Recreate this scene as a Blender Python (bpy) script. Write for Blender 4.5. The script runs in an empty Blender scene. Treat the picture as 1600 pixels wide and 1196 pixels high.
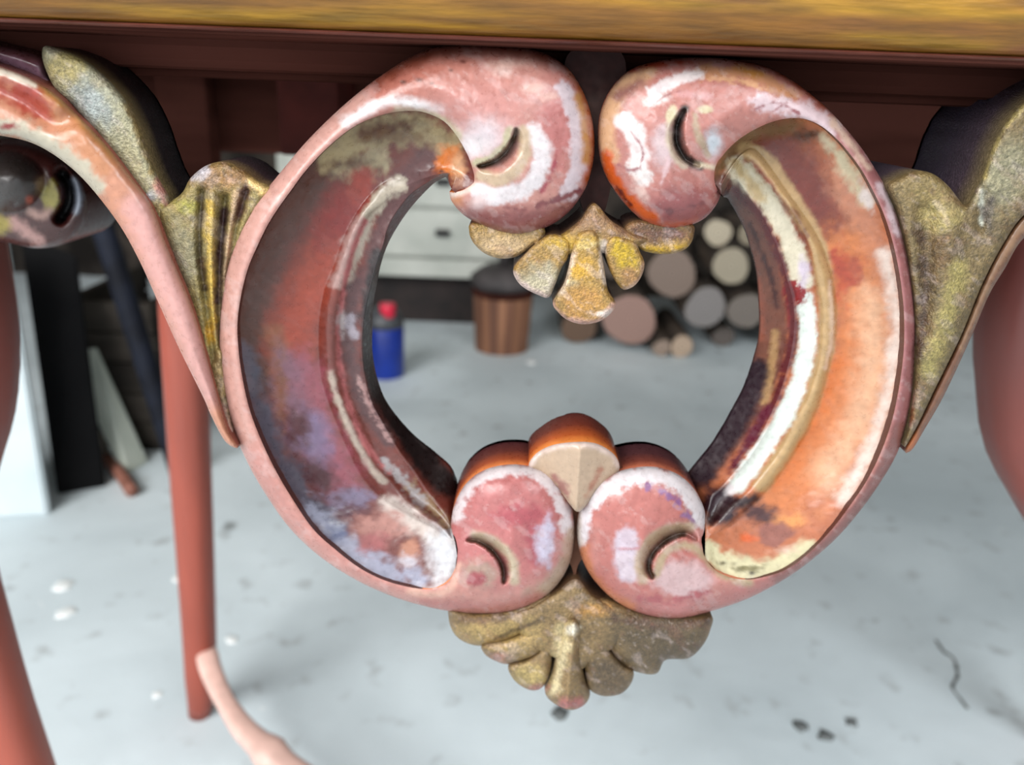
import bpy, math, random
import numpy as np
from mathutils import Matrix, Vector
from mathutils.geometry import delaunay_2d_cdt

# ------------------------------------------------------------------ camera, world, light
C = bpy.context.scene.collection
scene = bpy.context.scene
FPX = 1250.0
PITCH, ROLL = 20.0, 2.2
CAM_LOC = np.array([0.0, -0.25, 0.72])
cd = bpy.data.cameras.new('camera')
cam = bpy.data.objects.new('camera', cd)
C.objects.link(cam)
cd.sensor_fit = 'HORIZONTAL'; cd.sensor_width = 36.0
cd.lens = FPX * 36.0 / 1600.0
cd.clip_start = 0.01
MROT = Matrix.Rotation(math.radians(90 - PITCH), 3, 'X') @ Matrix.Rotation(math.radians(ROLL), 3, 'Z')
cam.matrix_world = Matrix.Translation(CAM_LOC) @ MROT.to_4x4()
cd.dof.use_dof = True
cd.dof.focus_distance = 0.252
cd.dof.aperture_fstop = 9.5
scene.camera = cam

scene.view_settings.view_transform = 'Standard'
scene.view_settings.look = 'None'
scene.view_settings.gamma = 1.0
scene.view_settings.use_curve_mapping = False
scene.view_settings.exposure = 0.12

world = bpy.data.worlds.new('world'); scene.world = world
world.use_nodes = True
wn = world.node_tree.nodes
wn['Background'].inputs[0].default_value = (0.88, 0.95, 1.0, 1)
wn['Background'].inputs[1].default_value = 1.7

def area(name, loc, target, sx, sy, power, col):
    ld = bpy.data.lights.new(name, 'AREA'); ld.shape = 'RECTANGLE'
    ld.size = sx; ld.size_y = sy; ld.energy = power; ld.color = col
    lo = bpy.data.objects.new(name, ld); C.objects.link(lo)
    lo.location = loc
    d = Vector(target) - Vector(loc)
    lo.rotation_euler = d.to_track_quat('-Z', 'Y').to_euler()
    return lo
# daylight entering through the open front of the workshop, from the left
area('daylight_door', (-1.65, -1.35, 2.15), (0.0, 0.35, 0.35), 2.6, 1.9, 170, (1.0, 0.985, 0.965))
area('fill_right', (1.3, -1.5, 2.4), (0.6, 0.5, 0.0), 1.6, 1.4, 60, (0.95, 0.98, 1.0))  # added fill lamp, lifts the shadowed floor on the right

# ------------------------------------------------------------------ helpers
MR = np.array(MROT)
def rays(p):
    p = np.atleast_2d(np.asarray(p, float))
    d = np.stack([(p[:, 0] - 800) / FPX, -(p[:, 1] - 598) / FPX, -np.ones(len(p))], 1)
    return d @ MR.T
def on_y(p, y):
    """drawing point -> world point on the upright plane y"""
    d = rays(p); y = np.broadcast_to(np.asarray(y, float), (len(d),))
    t = (y - CAM_LOC[1]) / d[:, 1]
    return CAM_LOC + d * t[:, None]
def on_z(p, z):
    d = rays(p); t = (z - CAM_LOC[2]) / d[:, 2]
    return CAM_LOC + d * t[:, None]
def lin(c):
    c = np.asarray(c, float) / 255.0
    return np.where(c <= 0.04045, c / 12.92, ((c + 0.055) / 1.055) ** 2.4)

_rng = np.random.RandomState(7)
_lat = _rng.rand(512, 512)
def vnoise(x, y):
    xi = np.floor(x).astype(int); yi = np.floor(y).astype(int)
    fx = x - xi; fy = y - yi
    fx = fx * fx * (3 - 2 * fx); fy = fy * fy * (3 - 2 * fy)
    a = _lat[xi % 512, yi % 512]; b = _lat[(xi + 1) % 512, yi % 512]
    c = _lat[xi % 512, (yi + 1) % 512]; d = _lat[(xi + 1) % 512, (yi + 1) % 512]
    return (a * (1 - fx) + b * fx) * (1 - fy) + (c * (1 - fx) + d * fx) * fy
def fbm(uv, scale, off=0.0, octv=4):
    s = np.zeros(len(uv)); a = 1.0; tot = 0
    for k in range(octv):
        q = uv / (scale / 2 ** k)
        s += a * vnoise(q[:, 0] + 17.3 * off + 31 * k, q[:, 1] + 9.7 * off + 57 * k); tot += a; a *= 0.55
    return (s / tot - 0.5) * 2.6          # about -1..1

def crom(pts, n, closed=False):
    """Catmull-Rom through pts, about n samples, even in length"""
    P = np.asarray(pts, float)
    if closed: Q = np.vstack([P[-1], P, P[0], P[1]])
    else: Q = np.vstack([2 * P[0] - P[1], P, 2 * P[-1] - P[-2]])
    m = len(Q) - 3; out = []
    t = np.linspace(0, 1, 16, endpoint=False)[:, None]
    for i in range(m):
        p0, p1, p2, p3 = Q[i], Q[i + 1], Q[i + 2], Q[i + 3]
        out.append(0.5 * (2 * p1 + (p2 - p0) * t + (2 * p0 - 5 * p1 + 4 * p2 - p3) * t ** 2 + (3 * p1 - p0 - 3 * p2 + p3) * t ** 3))
    out.append((P[0] if closed else P[-1])[None])
    out = np.vstack(out)
    L = np.r_[0, np.cumsum(np.linalg.norm(np.diff(out, axis=0), axis=1))]
    s = np.linspace(0, L[-1], n + (1 if closed else 0))
    r = np.stack([np.interp(s, L, out[:, k]) for k in range(P.shape[1])], 1)
    return r[:-1] if closed else r
def crom_idx(pts, per):
    """Catmull-Rom sampled evenly in station index (keeps rails in step)"""
    P = np.asarray(pts, float)
    Q = np.vstack([2 * P[0] - P[1], P, 2 * P[-1] - P[-2]])
    t = np.linspace(0, 1, per, endpoint=False)[:, None]; out = []
    for i in range(len(P) - 1):
        p0, p1, p2, p3 = Q[i], Q[i + 1], Q[i + 2], Q[i + 3]
        out.append(0.5 * (2 * p1 + (p2 - p0) * t + (2 * p0 - 5 * p1 + 4 * p2 - p3) * t ** 2 + (3 * p1 - p0 - 3 * p2 + p3) * t ** 3))
    out.append(P[-1][None])
    return np.vstack(out)

def pdist(P, poly):
    """distance to an open polyline, its 0..1 parameter and the side (+ is right of travel, drawing y down)"""
    A = poly[:-1]; B = poly[1:]; AB = B - A; L2 = (AB ** 2).sum(1) + 1e-9
    cum = np.r_[0, np.cumsum(np.sqrt(L2))]
    D = np.empty(len(P)); S = np.empty(len(P)); G = np.empty(len(P))
    for i in range(0, len(P), 4000):
        q = P[i:i + 4000]
        w = q[:, None, :] - A[None]
        t = np.clip((w * AB).sum(2) / L2, 0, 1)
        d2 = ((w - t[..., None] * AB) ** 2).sum(2)
        k = d2.argmin(1); r = np.arange(len(q))
        D[i:i + 4000] = np.sqrt(d2[r, k])
        S[i:i + 4000] = (cum[k] + t[r, k] * np.sqrt(L2[k])) / cum[-1]
        G[i:i + 4000] = np.sign(AB[k, 0] * w[r, k, 1] - AB[k, 1] * w[r, k, 0])
    return D, S, G
def inside(P, poly):
    x, y = P[:, 0], P[:, 1]; res = np.zeros(len(P), bool)
    a = poly; b = np.roll(poly, -1, 0)
    for (x0, y0), (x1, y1) in zip(a, b):
        c = ((y0 > y) != (y1 > y)) & (x < (x1 - x0) * (y - y0) / (y1 - y0 + 1e-12) + x0)
        res ^= c
    return res
def sstep(e0, e1, x):
    t = np.clip((x - e0) / (e1 - e0 + 1e-9), 0, 1)
    return t * t * (3 - 2 * t)

# ---- paint: layers of paint patches, some standing for light and shade, over a base coat, in drawing coordinates
def E(cx, cy, rx, ry, col, f=6, amp=3, sc=14, op=1.0, rot=0): return ('E', (cx, cy, rx, ry, rot), col, f, amp, sc, op)
def P(pts, w, col, f=5, amp=3, sc=14, op=1.0): return ('P', (pts, w), col, f, amp, sc, op)
def paint(uv, base, layers, mottle=0.10, msc=9, seed=0.0, wear=0.0, gain=0.52):
    col = np.tile(lin(base), (len(uv), 1))
    for i, (k, g, c, f, amp, sc, op) in enumerate(layers):
        if k == 'E':
            cx, cy, rx, ry, rot = g
            a = math.radians(rot); dx = uv[:, 0] - cx; dy = uv[:, 1] - cy
            x = dx * math.cos(a) + dy * math.sin(a); y = -dx * math.sin(a) + dy * math.cos(a)
            r = np.sqrt((x / rx) ** 2 + (y / ry) ** 2)
            sd = (r - 1) * min(rx, ry)
        else:
            pts, w = g
            pl = crom(pts, max(8, 6 * len(pts)))
            sd = pdist(uv, pl)[0] - w
        near = sd < 1.3 * f + 3.2 * amp + 2
        m = np.zeros(len(uv))
        if near.any():
            n = fbm(uv[near], sc, seed + i * 1.37) * amp * 1.35 + fbm(uv[near], 5.0, seed + 0.5 + i * 0.77, 2) * min(1.6, amp * 0.5)
            m[near] = (1 - sstep(-1.3 * f, 1.3 * f, sd[near] + n)) * op
        col = col * (1 - m[:, None]) + lin(c) * m[:, None]
    if wear:
        rot = np.stack([uv[:, 0] * 0.8 + uv[:, 1] * 0.6, (uv[:, 1] * 0.8 - uv[:, 0] * 0.6) * 2.2], 1)
        for sc, th, c, o, k in ((30, 0.28, (238, 216, 214), 0.55, 1.0), (24, 0.34, (140, 78, 74), 0.45, 6.0), (9, 0.50, (240, 222, 216), 0.5, 11.0), (7, 0.55, (96, 52, 48), 0.3, 15.0)):
            m = (sstep(th, th + 0.22, fbm(rot, sc, seed + k)) * o * wear)[:, None]
            col = col * (1 - m) + lin(c) * m
    mt = 1 + mottle * fbm(uv, msc, seed + 3.1) + 0.6 * mottle * fbm(uv, 42, seed + 8.8)
    col = col * mt[:, None] * gain
    return np.clip(col * np.minimum(1, 0.60 / col.max(1))[:, None], 0.003, 0.6)

# ---- materials
def nmat(name):
    m = bpy.data.materials.new(name); m.use_nodes = True
    nt = m.node_tree; b = nt.nodes['Principled BSDF']
    return m, nt, b
def N(nt, t, **kw):
    n = nt.nodes.new(t)
    for k, v in kw.items(): setattr(n, k, v)
    return n
def coat_material(name, rough=0.42, metallic=0.0, bump=0.15, bscale=420, grain=0.16, gscale=260, rvar=0.15, stretch=(1, 1, 1), spec=0.5):
    """surface whose coat colour is stored per vertex, with fine grain and tool marks"""
    m, nt, b = nmat(name); b.inputs['Specular IOR Level'].default_value = spec
    at = N(nt, 'ShaderNodeAttribute'); at.attribute_name = 'coat'
    tc = N(nt, 'ShaderNodeTexCoord'); mp = N(nt, 'ShaderNodeMapping'); mp.inputs['Scale'].default_value = stretch
    nt.links.new(tc.outputs['Object'], mp.inputs[0])
    n1 = N(nt, 'ShaderNodeTexNoise'); n1.inputs['Scale'].default_value = gscale; n1.inputs['Detail'].default_value = 6
    n2 = N(nt, 'ShaderNodeTexNoise'); n2.inputs['Scale'].default_value = bscale; n2.inputs['Detail'].default_value = 4
    for n in (n1, n2): nt.links.new(mp.outputs[0], n.inputs['Vector'])
    mr = N(nt, 'ShaderNodeMapRange'); mr.inputs[1].default_value = 0.3; mr.inputs[2].default_value = 0.7
    mr.inputs[3].default_value = 1 - grain; mr.inputs[4].default_value = 1 + grain
    nt.links.new(n1.outputs['Fac'], mr.inputs[0])
    mx = N(nt, 'ShaderNodeMix', data_type='RGBA', blend_type='MULTIPLY'); mx.inputs[0].default_value = 1
    nt.links.new(at.outputs['Color'], mx.inputs[6]); nt.links.new(mr.outputs[0], mx.inputs[7])
    nt.links.new(mx.outputs[2], b.inputs['Base Color'])
    rr = N(nt, 'ShaderNodeMapRange'); rr.inputs[1].default_value = 0.3; rr.inputs[2].default_value = 0.7
    rr.inputs[3].default_value = rough - rvar; rr.inputs[4].default_value = rough + rvar
    nt.links.new(n1.outputs['Fac'], rr.inputs[0]); nt.links.new(rr.outputs[0], b.inputs['Roughness'])
    b.inputs['Metallic'].default_value = metallic
    bp = N(nt, 'ShaderNodeBump'); bp.inputs['Strength'].default_value = bump; bp.inputs['Distance'].default_value = 0.001
    nt.links.new(n2.outputs['Fac'], bp.inputs['Height']); nt.links.new(bp.outputs[0], b.inputs['Normal'])
    return m
def noise_material(name, c1, c2, scale, rough=0.6, bump=0.3, c3=None, metallic=0, stretch=(1, 1, 1), dist=0.01, lo=0.35, hi=0.65, spec=0.5):
    m, nt, b = nmat(name); b.inputs['Specular IOR Level'].default_value = spec
    tc = N(nt, 'ShaderNodeTexCoord'); mp = N(nt, 'ShaderNodeMapping'); mp.inputs['Scale'].default_value = stretch
    nt.links.new(tc.outputs['Object'], mp.inputs[0])
    n = N(nt, 'ShaderNodeTexNoise'); n.inputs['Scale'].default_value = scale; n.inputs['Detail'].default_value = 8
    nt.links.new(mp.outputs[0], n.inputs['Vector'])
    cr = N(nt, 'ShaderNodeValToRGB'); e = cr.color_ramp.elements
    e[0].position = lo; e[1].position = hi
    e[0].color = (*lin(c1), 1); e[1].color = (*lin(c2), 1)
    if c3 is not None:
        x = e.new((lo + hi) / 2); x.color = (*lin(c3), 1)
    nt.links.new(n.outputs['Fac'], cr.inputs[0]); nt.links.new(cr.outputs[0], b.inputs['Base Color'])
    b.inputs['Roughness'].default_value = rough; b.inputs['Metallic'].default_value = metallic
    bp = N(nt, 'ShaderNodeBump'); bp.inputs['Strength'].default_value = bump; bp.inputs['Distance'].default_value = dist
    nt.links.new(n.outputs['Fac'], bp.inputs['Height']); nt.links.new(bp.outputs[0], b.inputs['Normal'])
    return m

PAINT = coat_material('worn_paint', 0.33, 0, 0.05, 420, 0.07, 500, 0.10)
RAW = coat_material('raw_recess', 0.8, 0, 0.2, 300, 0.15, 300, spec=0.1)
GOLD = coat_material('worn_gilding', 0.42, 0.22, 0.55, 1500, 0.32, 1100, 0.12)

# ---- mesh makers
def to_obj(name, verts, faces, mat, parent=None, origin=(0, 0, 0), cols=None, smooth=True):
    me = bpy.data.meshes.new(name)
    v = np.asarray(verts, float) - np.asarray(origin, float)
    me.from_pydata(v.tolist(), [], faces if isinstance(faces, list) else faces.tolist())
    if cols is not None:
        ca = me.color_attributes.new('coat', 'FLOAT_COLOR', 'POINT')
        ca.data.foreach_set('color', np.c_[cols, np.ones(len(cols))].astype(np.float32).ravel())
    if smooth: me.polygons.foreach_set('use_smooth', np.ones(len(me.polygons), bool))
    me.materials.append(mat); me.update()
    o = bpy.data.objects.new(name, me); C.objects.link(o)
    if parent is not None: o.parent = parent
    else: o.location = origin
    return o
def empty(name, loc, label=None, cat=None, group=None):
    o = bpy.data.objects.new(name, None); C.objects.link(o)
    o.location = loc; o.empty_display_size = 0.05
    if label: o['label'] = label
    if cat: o['category'] = cat
    if group: o['group'] = group
    return o
def tag(o, label=None, cat=None, group=None, kind=None):
    if label: o['label'] = label
    if cat: o['category'] = cat
    if group: o['group'] = group
    if kind: o['kind'] = kind
    return o

TABLE = np.array([0.0, 0.25, 0.0])     # base point of the table

def carve(name, outline, depth, back, coat, wall, mat, parent, space=3.0, origin=TABLE, wall_noise=0.15, inner=None):
    """a carved piece: drawn outline, relief depth(uv)->y, extruded straight back to y = back"""
    ol = np.asarray(outline, float)
    x0, y0 = ol.min(0); x1, y1 = ol.max(0)
    gy = np.arange(y0, y1, space * 0.866); pts = []
    for r, yy in enumerate(gy):
        xs = np.arange(x0 + (r % 2) * space / 2, x1, space)
        pts.append(np.stack([xs, np.full(len(xs), yy)], 1))
    g = np.vstack(pts)
    g = g[inside(g, ol)]
    d = pdist(g, np.vstack([ol, ol[:1]]))[0]
    g = g[d > space * 0.45]
    allp = np.vstack([ol, g]); n = len(ol)
    vs, es, fs, *_ = delaunay_2d_cdt([Vector(p) for p in allp], [(i, (i + 1) % n) for i in range(n)], [], 1, 1e-5)
    uv = np.array([(v.x, v.y) for v in vs]); F = np.array(fs)
    # orient faces towards the viewer (-y): in drawing coordinates (y down) clockwise
    a, b, c = uv[F[:, 0]], uv[F[:, 1]], uv[F[:, 2]]
    cr = (b[:, 0] - a[:, 0]) * (c[:, 1] - a[:, 1]) - (b[:, 1] - a[:, 1]) * (c[:, 0] - a[:, 0])
    F[cr > 0] = F[cr > 0][:, ::-1]
    y = depth(uv); W = on_y(uv, y); nf = len(W)
    col = coat(uv)
    # boundary edges
    ed = {}
    for t in F:
        for i in range(3):
            e = (int(t[i]), int(t[(i + 1) % 3])); ed[e] = 1
    bd = [e for e in ed if (e[1], e[0]) not in ed]
    ring = sorted({i for e in bd for i in e}); idx = {v: k for k, v in enumerate(ring)}; nr = len(ring)
    rw = W[ring]; ruv = uv[ring]
    V = [W]; COL = [col]; faces = [tuple(int(i) for i in t) for t in F]
    ns = len(wall); base = nf
    for k in range(ns):
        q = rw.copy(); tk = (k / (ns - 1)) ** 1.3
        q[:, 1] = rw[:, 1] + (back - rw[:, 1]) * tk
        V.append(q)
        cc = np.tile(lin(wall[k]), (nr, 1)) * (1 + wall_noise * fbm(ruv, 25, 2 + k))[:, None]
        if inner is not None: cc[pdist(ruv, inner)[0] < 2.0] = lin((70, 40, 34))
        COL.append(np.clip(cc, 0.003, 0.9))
    for k in range(ns - 1):
        for (i, j) in bd:
            a0 = base + k * nr + idx[i]; b0 = base + k * nr + idx[j]
            faces.append((b0, a0, a0 + nr, b0 + nr))
    bb = base + ns * nr
    BW = W.copy(); BW[:, 1] = back
    V.append(BW); COL.append(np.tile(lin(wall[-1]), (nf, 1)))
    faces += [(int(t[2]) + bb, int(t[1]) + bb, int(t[0]) + bb) for t in F]
    return to_obj(name, np.vstack(V), faces, mat, parent, origin, np.vstack(COL))

def box(name, lo, hi, mat, parent=None, origin=(0, 0, 0), bev=0.0, cols=None):
    import bmesh
    bm = bmesh.new(); bmesh.ops.create_cube(bm, size=1)
    lo = np.array(lo, float); hi = np.array(hi, float)
    for v in bm.verts:
        v.co = Vector((lo + hi) / 2 + np.array(v.co) * (hi - lo) - np.array(origin))
    if bev: bmesh.ops.bevel(bm, geom=bm.edges[:], offset=bev, segments=2, affect='EDGES', profile=0.6)
    me = bpy.data.meshes.new(name); bm.to_mesh(me); bm.free(); me.materials.append(mat)
    o = bpy.data.objects.new(name, me); C.objects.link(o)
    if parent is not None: o.parent = parent
    else: o.location = origin
    return o
def tube(name, path, rad, mat, parent=None, origin=(0, 0, 0), seg=20, up=(0, 1, 0), cols=None, power=2.0):
    """sweep a (super-)elliptic section; rad = list of (ra, rb); up = direction of rb"""
    pth = np.asarray(path, float); R = np.asarray(rad, float); n = len(pth)
    T = np.gradient(pth, axis=0); T /= np.linalg.norm(T, axis=1)[:, None]
    up = np.asarray(up, float)
    A = np.cross(T, up); A /= np.linalg.norm(A, axis=1)[:, None]
    B = np.cross(A, T)
    th = np.linspace(0, 2 * math.pi, seg, endpoint=False)
    cx = np.sign(np.cos(th)) * np.abs(np.cos(th)) ** (2 / power); sy = np.sign(np.sin(th)) * np.abs(np.sin(th)) ** (2 / power)
    V = (pth[:, None] + A[:, None] * (R[:, 0, None] * cx)[..., None] + B[:, None] * (R[:, 1, None] * sy)[..., None]).reshape(-1, 3)
    F = []
    for i in range(n - 1):
        for j in range(seg):
            k = (j + 1) % seg
            F.append((i * seg + j, i * seg + k, (i + 1) * seg + k, (i + 1) * seg + j))
    F.append(tuple(range(seg - 1, -1, -1))); F.append(tuple((n - 1) * seg + j for j in range(seg)))
    cc = None
    if cols is not None: cc = np.repeat(np.asarray(cols), seg, 0)
    return to_obj(name, V, F, mat, parent, origin, cc)

# ------------------------------------------------------------------ the setting
concrete = None
def floor_material():
    m, nt, b = nmat('worn_concrete')
    tc = N(nt, 'ShaderNodeTexCoord')
    def noise(s, d=8, w=0.0, vec=None):
        n = N(nt, 'ShaderNodeTexNoise'); n.inputs['Scale'].default_value = s; n.inputs['Detail'].default_value = d
        n.inputs['Distortion'].default_value = w
        nt.links.new(vec or tc.outputs['Object'], n.inputs['Vector']); return n
    n1 = noise(3.0, 8, 0.4); n2 = noise(22, 6); n3 = noise(16, 3, 1.0); n4 = noise(9, 2)
    cr = N(nt, 'ShaderNodeValToRGB'); e = cr.color_ramp.elements
    e[0].position = 0.32; e[1].position = 0.68
    e[0].color = (*lin((196, 208, 213)), 1); e[1].color = (*lin((224, 236, 241)), 1)
    nt.links.new(n1.outputs['Fac'], cr.inputs[0])
    def over(prev, n, lo, hi, c, inv=False):
        mr = N(nt, 'ShaderNodeMapRange'); mr.inputs[1].default_value = lo; mr.inputs[2].default_value = hi
        nt.links.new(n.outputs['Fac'], mr.inputs[0])
        mx = N(nt, 'ShaderNodeMix', data_type='RGBA'); nt.links.new(mr.outputs[0], mx.inputs[0])
        nt.links.new(prev, mx.inputs[6]); mx.inputs[7].default_value = (*lin(c), 1)
        return mx.outputs[2]
    o = over(cr.outputs[0], n2, 0.60, 0.78, (168, 174, 176))
    o = over(o, n4, 0.70, 0.76, (142, 148, 150))
    o = over(o, n3, 0.72, 0.78, (236, 240, 240))
    nt.links.new(o, b.inputs['Base Color'])
    b.inputs['Roughness'].default_value = 0.62
    bp = N(nt, 'ShaderNodeBump'); bp.inputs['Strength'].default_value = 0.35; bp.inputs['Distance'].default_value = 0.004
    nt.links.new(n2.outputs['Fac'], bp.inputs['Height']); nt.links.new(bp.outputs[0], b.inputs['Normal'])
    return m
tag(box('floor', (-2.6, -3.2, -0.1), (3.4, 2.9, 0.0), floor_material()), 'grey worn concrete workshop floor', kind='structure')
stone_dark = noise_material('dark_stone', (30, 27, 25), (74, 66, 60), 7, 0.85, 0.9, (46, 42, 39), dist=0.03, spec=0.1)
plaster = noise_material('dim_plaster', (120, 112, 104), (150, 143, 134), 4, 0.9, 0.3)
def rough_wall(name, p0, p1, h, mat, n=60, amp=0.035):
    p0 = np.array(p0, float); p1 = np.array(p1, float)
    L = np.linalg.norm(p1 - p0); nrm = np.array([-(p1 - p0)[1], (p1 - p0)[0]]) / L
    nu = int(n); nv = int(n * h / L)
    U, Vv = np.meshgrid(np.linspace(0, 1, nu), np.linspace(0, 1, nv))
    U = U.ravel(); Vv = Vv.ravel()
    k = fbm(np.stack([U * L, Vv * h], 1), 0.35, 3.3) * amp
    XY = p0 + (p1 - p0) * U[:, None] - nrm * np.abs(k)[:, None]
    front = np.c_[XY, Vv * h]
    back = front.copy(); back[:, :2] = (p0 + (p1 - p0) * U[:, None]) + nrm * 0.15
    F = []
    for j in range(nv - 1):
        for i in range(nu - 1):
            a = j * nu + i
            F.append((a, a + 1, a + nu + 1, a + nu)); q = a + nu * nv
            F.append((q, q + nu, q + nu + 1, q + 1))
    return tag(to_obj(name, np.vstack([front, back]), F, mat), None, kind='structure')
tag(rough_wall('wall_back', (-2.6, 2.75), (3.4, 2.75), 2.6, stone_dark, 110), 'dark rough stone back wall')
tag(rough_wall('wall_left', (-2.3, -0.9), (-2.3, 2.9), 2.6, stone_dark, 60), 'dark rough stone wall on the left')
tag(rough_wall('wall_right', (3.3, 2.9), (3.3, -3.2), 2.6, plaster, 60), 'plain wall on the right')
tag(box('ceiling', (-2.6, -3.2, 2.6), (3.4, 2.9, 2.7), plaster), 'plain ceiling', kind='structure')

# ------------------------------------------------------------------ the table
table = empty('console_table', TABLE, 'carved openwork console table stripped to worn pink, white and gilt paint', 'table')

wood_red = coat_material('red_wood', 0.42, 0, 0.10, 120, 0.12, 60, 0.1, (1, 1, 0.15))
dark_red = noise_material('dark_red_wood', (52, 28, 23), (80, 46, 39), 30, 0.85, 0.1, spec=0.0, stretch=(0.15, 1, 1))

# --- tabletop with a rounded gilt edge
def tabletop():
    zb = on_y([[800, 65]], -0.009)[0, 2]
    yf = -0.015
    prof = []   # (y, z) section, front part
    prof += [(yf + 0.0085, zb), (yf + 0.0072, zb + 0.0002), (yf + 0.0066, zb + 0.0007), (yf + 0.0070, zb + 0.0011)]
    for a in np.linspace(-78, 80, 16):
        r = 0.013
        prof.append((yf + 0.0105 - r * math.cos(math.radians(a)) * 0.85, zb + 0.0139 + r * math.sin(math.radians(a))))
    prof += [(yf + 0.02, zb + 0.031), (0.62, zb + 0.031), (0.62, zb), (yf + 0.014, zb)]
    prof = np.array(prof)
    xs = np.linspace(-0.46, 0.74, 400); npf = len(prof)
    V = []; COLS = []
    for x in xs:
        V.append(np.c_[np.full(npf, x), prof[:, 0], prof[:, 1]])
        uv = np.c_[np.full(npf, x * 3000), np.arange(npf) * 9.0]
        n = fbm(uv * np.array([0.05, 1.0]), 24, 5); n2 = fbm(uv * np.array([0.15, 1.0]), 60, 9)
        c = np.tile(lin((112, 72, 18)), (npf, 1))
        m = sstep(0.15, 0.55, n)[:, None]; c = c * (1 - m) + lin((138, 100, 20)) * m
        m = sstep(0.30, 0.7, n2)[:, None]; c = c * (1 - m) + lin((112, 66, 38)) * m
        low = np.zeros((npf, 1)); low[:4] = 1
        c = c * (1 - low) + lin((92, 46, 36)) * low
        hi = np.zeros((npf, 1)); hi[14:] = 1
        hi *= sstep(-0.2, 0.5, n2)[:, None]
        c = c * (1 - hi) + lin((158, 108, 76)) * hi
        c[-4:] = lin((50, 24, 20)); c[-4] = lin((150, 90, 60)); c[-5] = lin((168, 110, 70)); c[0] = lin((70, 32, 26))
        COLS.append(c)
    F = []
    for i in range(len(xs) - 1):
        for j in range(npf):
            k = (j + 1) % npf
            F.append((i * npf + j, i * npf + k, (i + 1) * npf + k, (i + 1) * npf + j))
    F.append(tuple(range(npf - 1, -1, -1))); F.append(tuple((len(xs) - 1) * npf + j for j in range(npf)))
    o = to_obj('tabletop', np.vstack(V), F, GOLD_EDGE, table, TABLE, np.vstack(COLS))
    me = o.data
    me.set_sharp_from_angle(angle=math.radians(35)) if hasattr(me, 'set_sharp_from_angle') else None
    return zb
GOLD_EDGE = coat_material('gilt_edge', 0.42, 0.2, 0.5, 520, 0.34, 420, 0.1, (0.12, 1, 1))
ZB = tabletop()

box('underside_sheet', (-0.45, -0.0062, ZB - 0.0008), (0.73, 0.034, ZB + 0.0005), dark_red, table, TABLE)  # matte sheet added to keep the tabletop's underside dark
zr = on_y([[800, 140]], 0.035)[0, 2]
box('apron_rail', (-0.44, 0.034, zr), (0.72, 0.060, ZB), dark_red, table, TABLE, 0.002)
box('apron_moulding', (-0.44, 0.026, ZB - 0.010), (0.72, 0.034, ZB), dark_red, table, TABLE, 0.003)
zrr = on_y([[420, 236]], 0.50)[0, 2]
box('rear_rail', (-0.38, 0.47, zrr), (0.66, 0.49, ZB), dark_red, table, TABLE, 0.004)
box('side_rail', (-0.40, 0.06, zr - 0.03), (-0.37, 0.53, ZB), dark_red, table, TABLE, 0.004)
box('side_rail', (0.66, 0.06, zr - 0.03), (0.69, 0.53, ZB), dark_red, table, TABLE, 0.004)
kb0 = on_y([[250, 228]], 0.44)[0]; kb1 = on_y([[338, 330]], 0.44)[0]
box('shade_board', (kb0[0], 0.44, kb1[2]), (kb1[0], 0.465, ZB), dark_red, table, TABLE, 0.004)  # added dark board standing in for the shadow over the rear leg's top
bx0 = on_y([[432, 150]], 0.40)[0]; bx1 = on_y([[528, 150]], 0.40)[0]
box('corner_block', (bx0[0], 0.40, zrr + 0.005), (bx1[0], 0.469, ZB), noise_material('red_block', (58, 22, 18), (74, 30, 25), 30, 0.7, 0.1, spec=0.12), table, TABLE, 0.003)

# --- carved ring: rim bands with scroll heads
T = 0.030
LB = [((702,300),(706,302)),((706,315),(714,300)),((727,338),(724,297)),((765,358),(733,292)),((808,367),(739,287)),((850,357),(741,284)),
((885,335),(741,280)),((912,300),(741,274)),((925,262),(739,266)),((929,225),(736,256)),((925,185),(732,245)),((912,145),(727,235)),((890,110),(721,224)),
((860,88),(714,213)),((820,74),(705,201)),((770,69),(694,190)),((720,69),(678,181)),((680,74),(655,174)),((640,90),(625,174)),((600,115),(595,180)),
((560,145),(562,193)),((520,180),(532,213)),((480,220),(502,240)),((450,255),(475,270)),((423,288),(453,300)),((400,315),(435,325)),((383,345),(418,352)),
((368,380),(402,385)),((356,415),(388,418)),((348,455),(377,460)),((343,500),(371,505)),((342,545),(373,550)),((346,590),(379,592)),((355,640),(390,640)),
((372,690),(408,688)),((393,735),(432,738)),((420,780),(460,785)),((455,828),(490,828)),((500,870),(525,860)),((550,903),(562,888)),((600,927),(600,907)),
((650,944),(640,918)),((700,955),(670,921)),((750,959),(690,916)),((800,955),(702,908)),((840,940),(708,898)),((870,915),(712,888)),((890,880),(714,876)),
((897,840),(715,866)),((895,800),(715,858)),((883,768),(714,852)),((860,742),(713,847)),((825,728),(712,843)),((785,727),(711,840)),((750,738),(709,837)),
((725,760),(708,835)),((710,790),(706,833)),((704,820),(705,832))]
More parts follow.
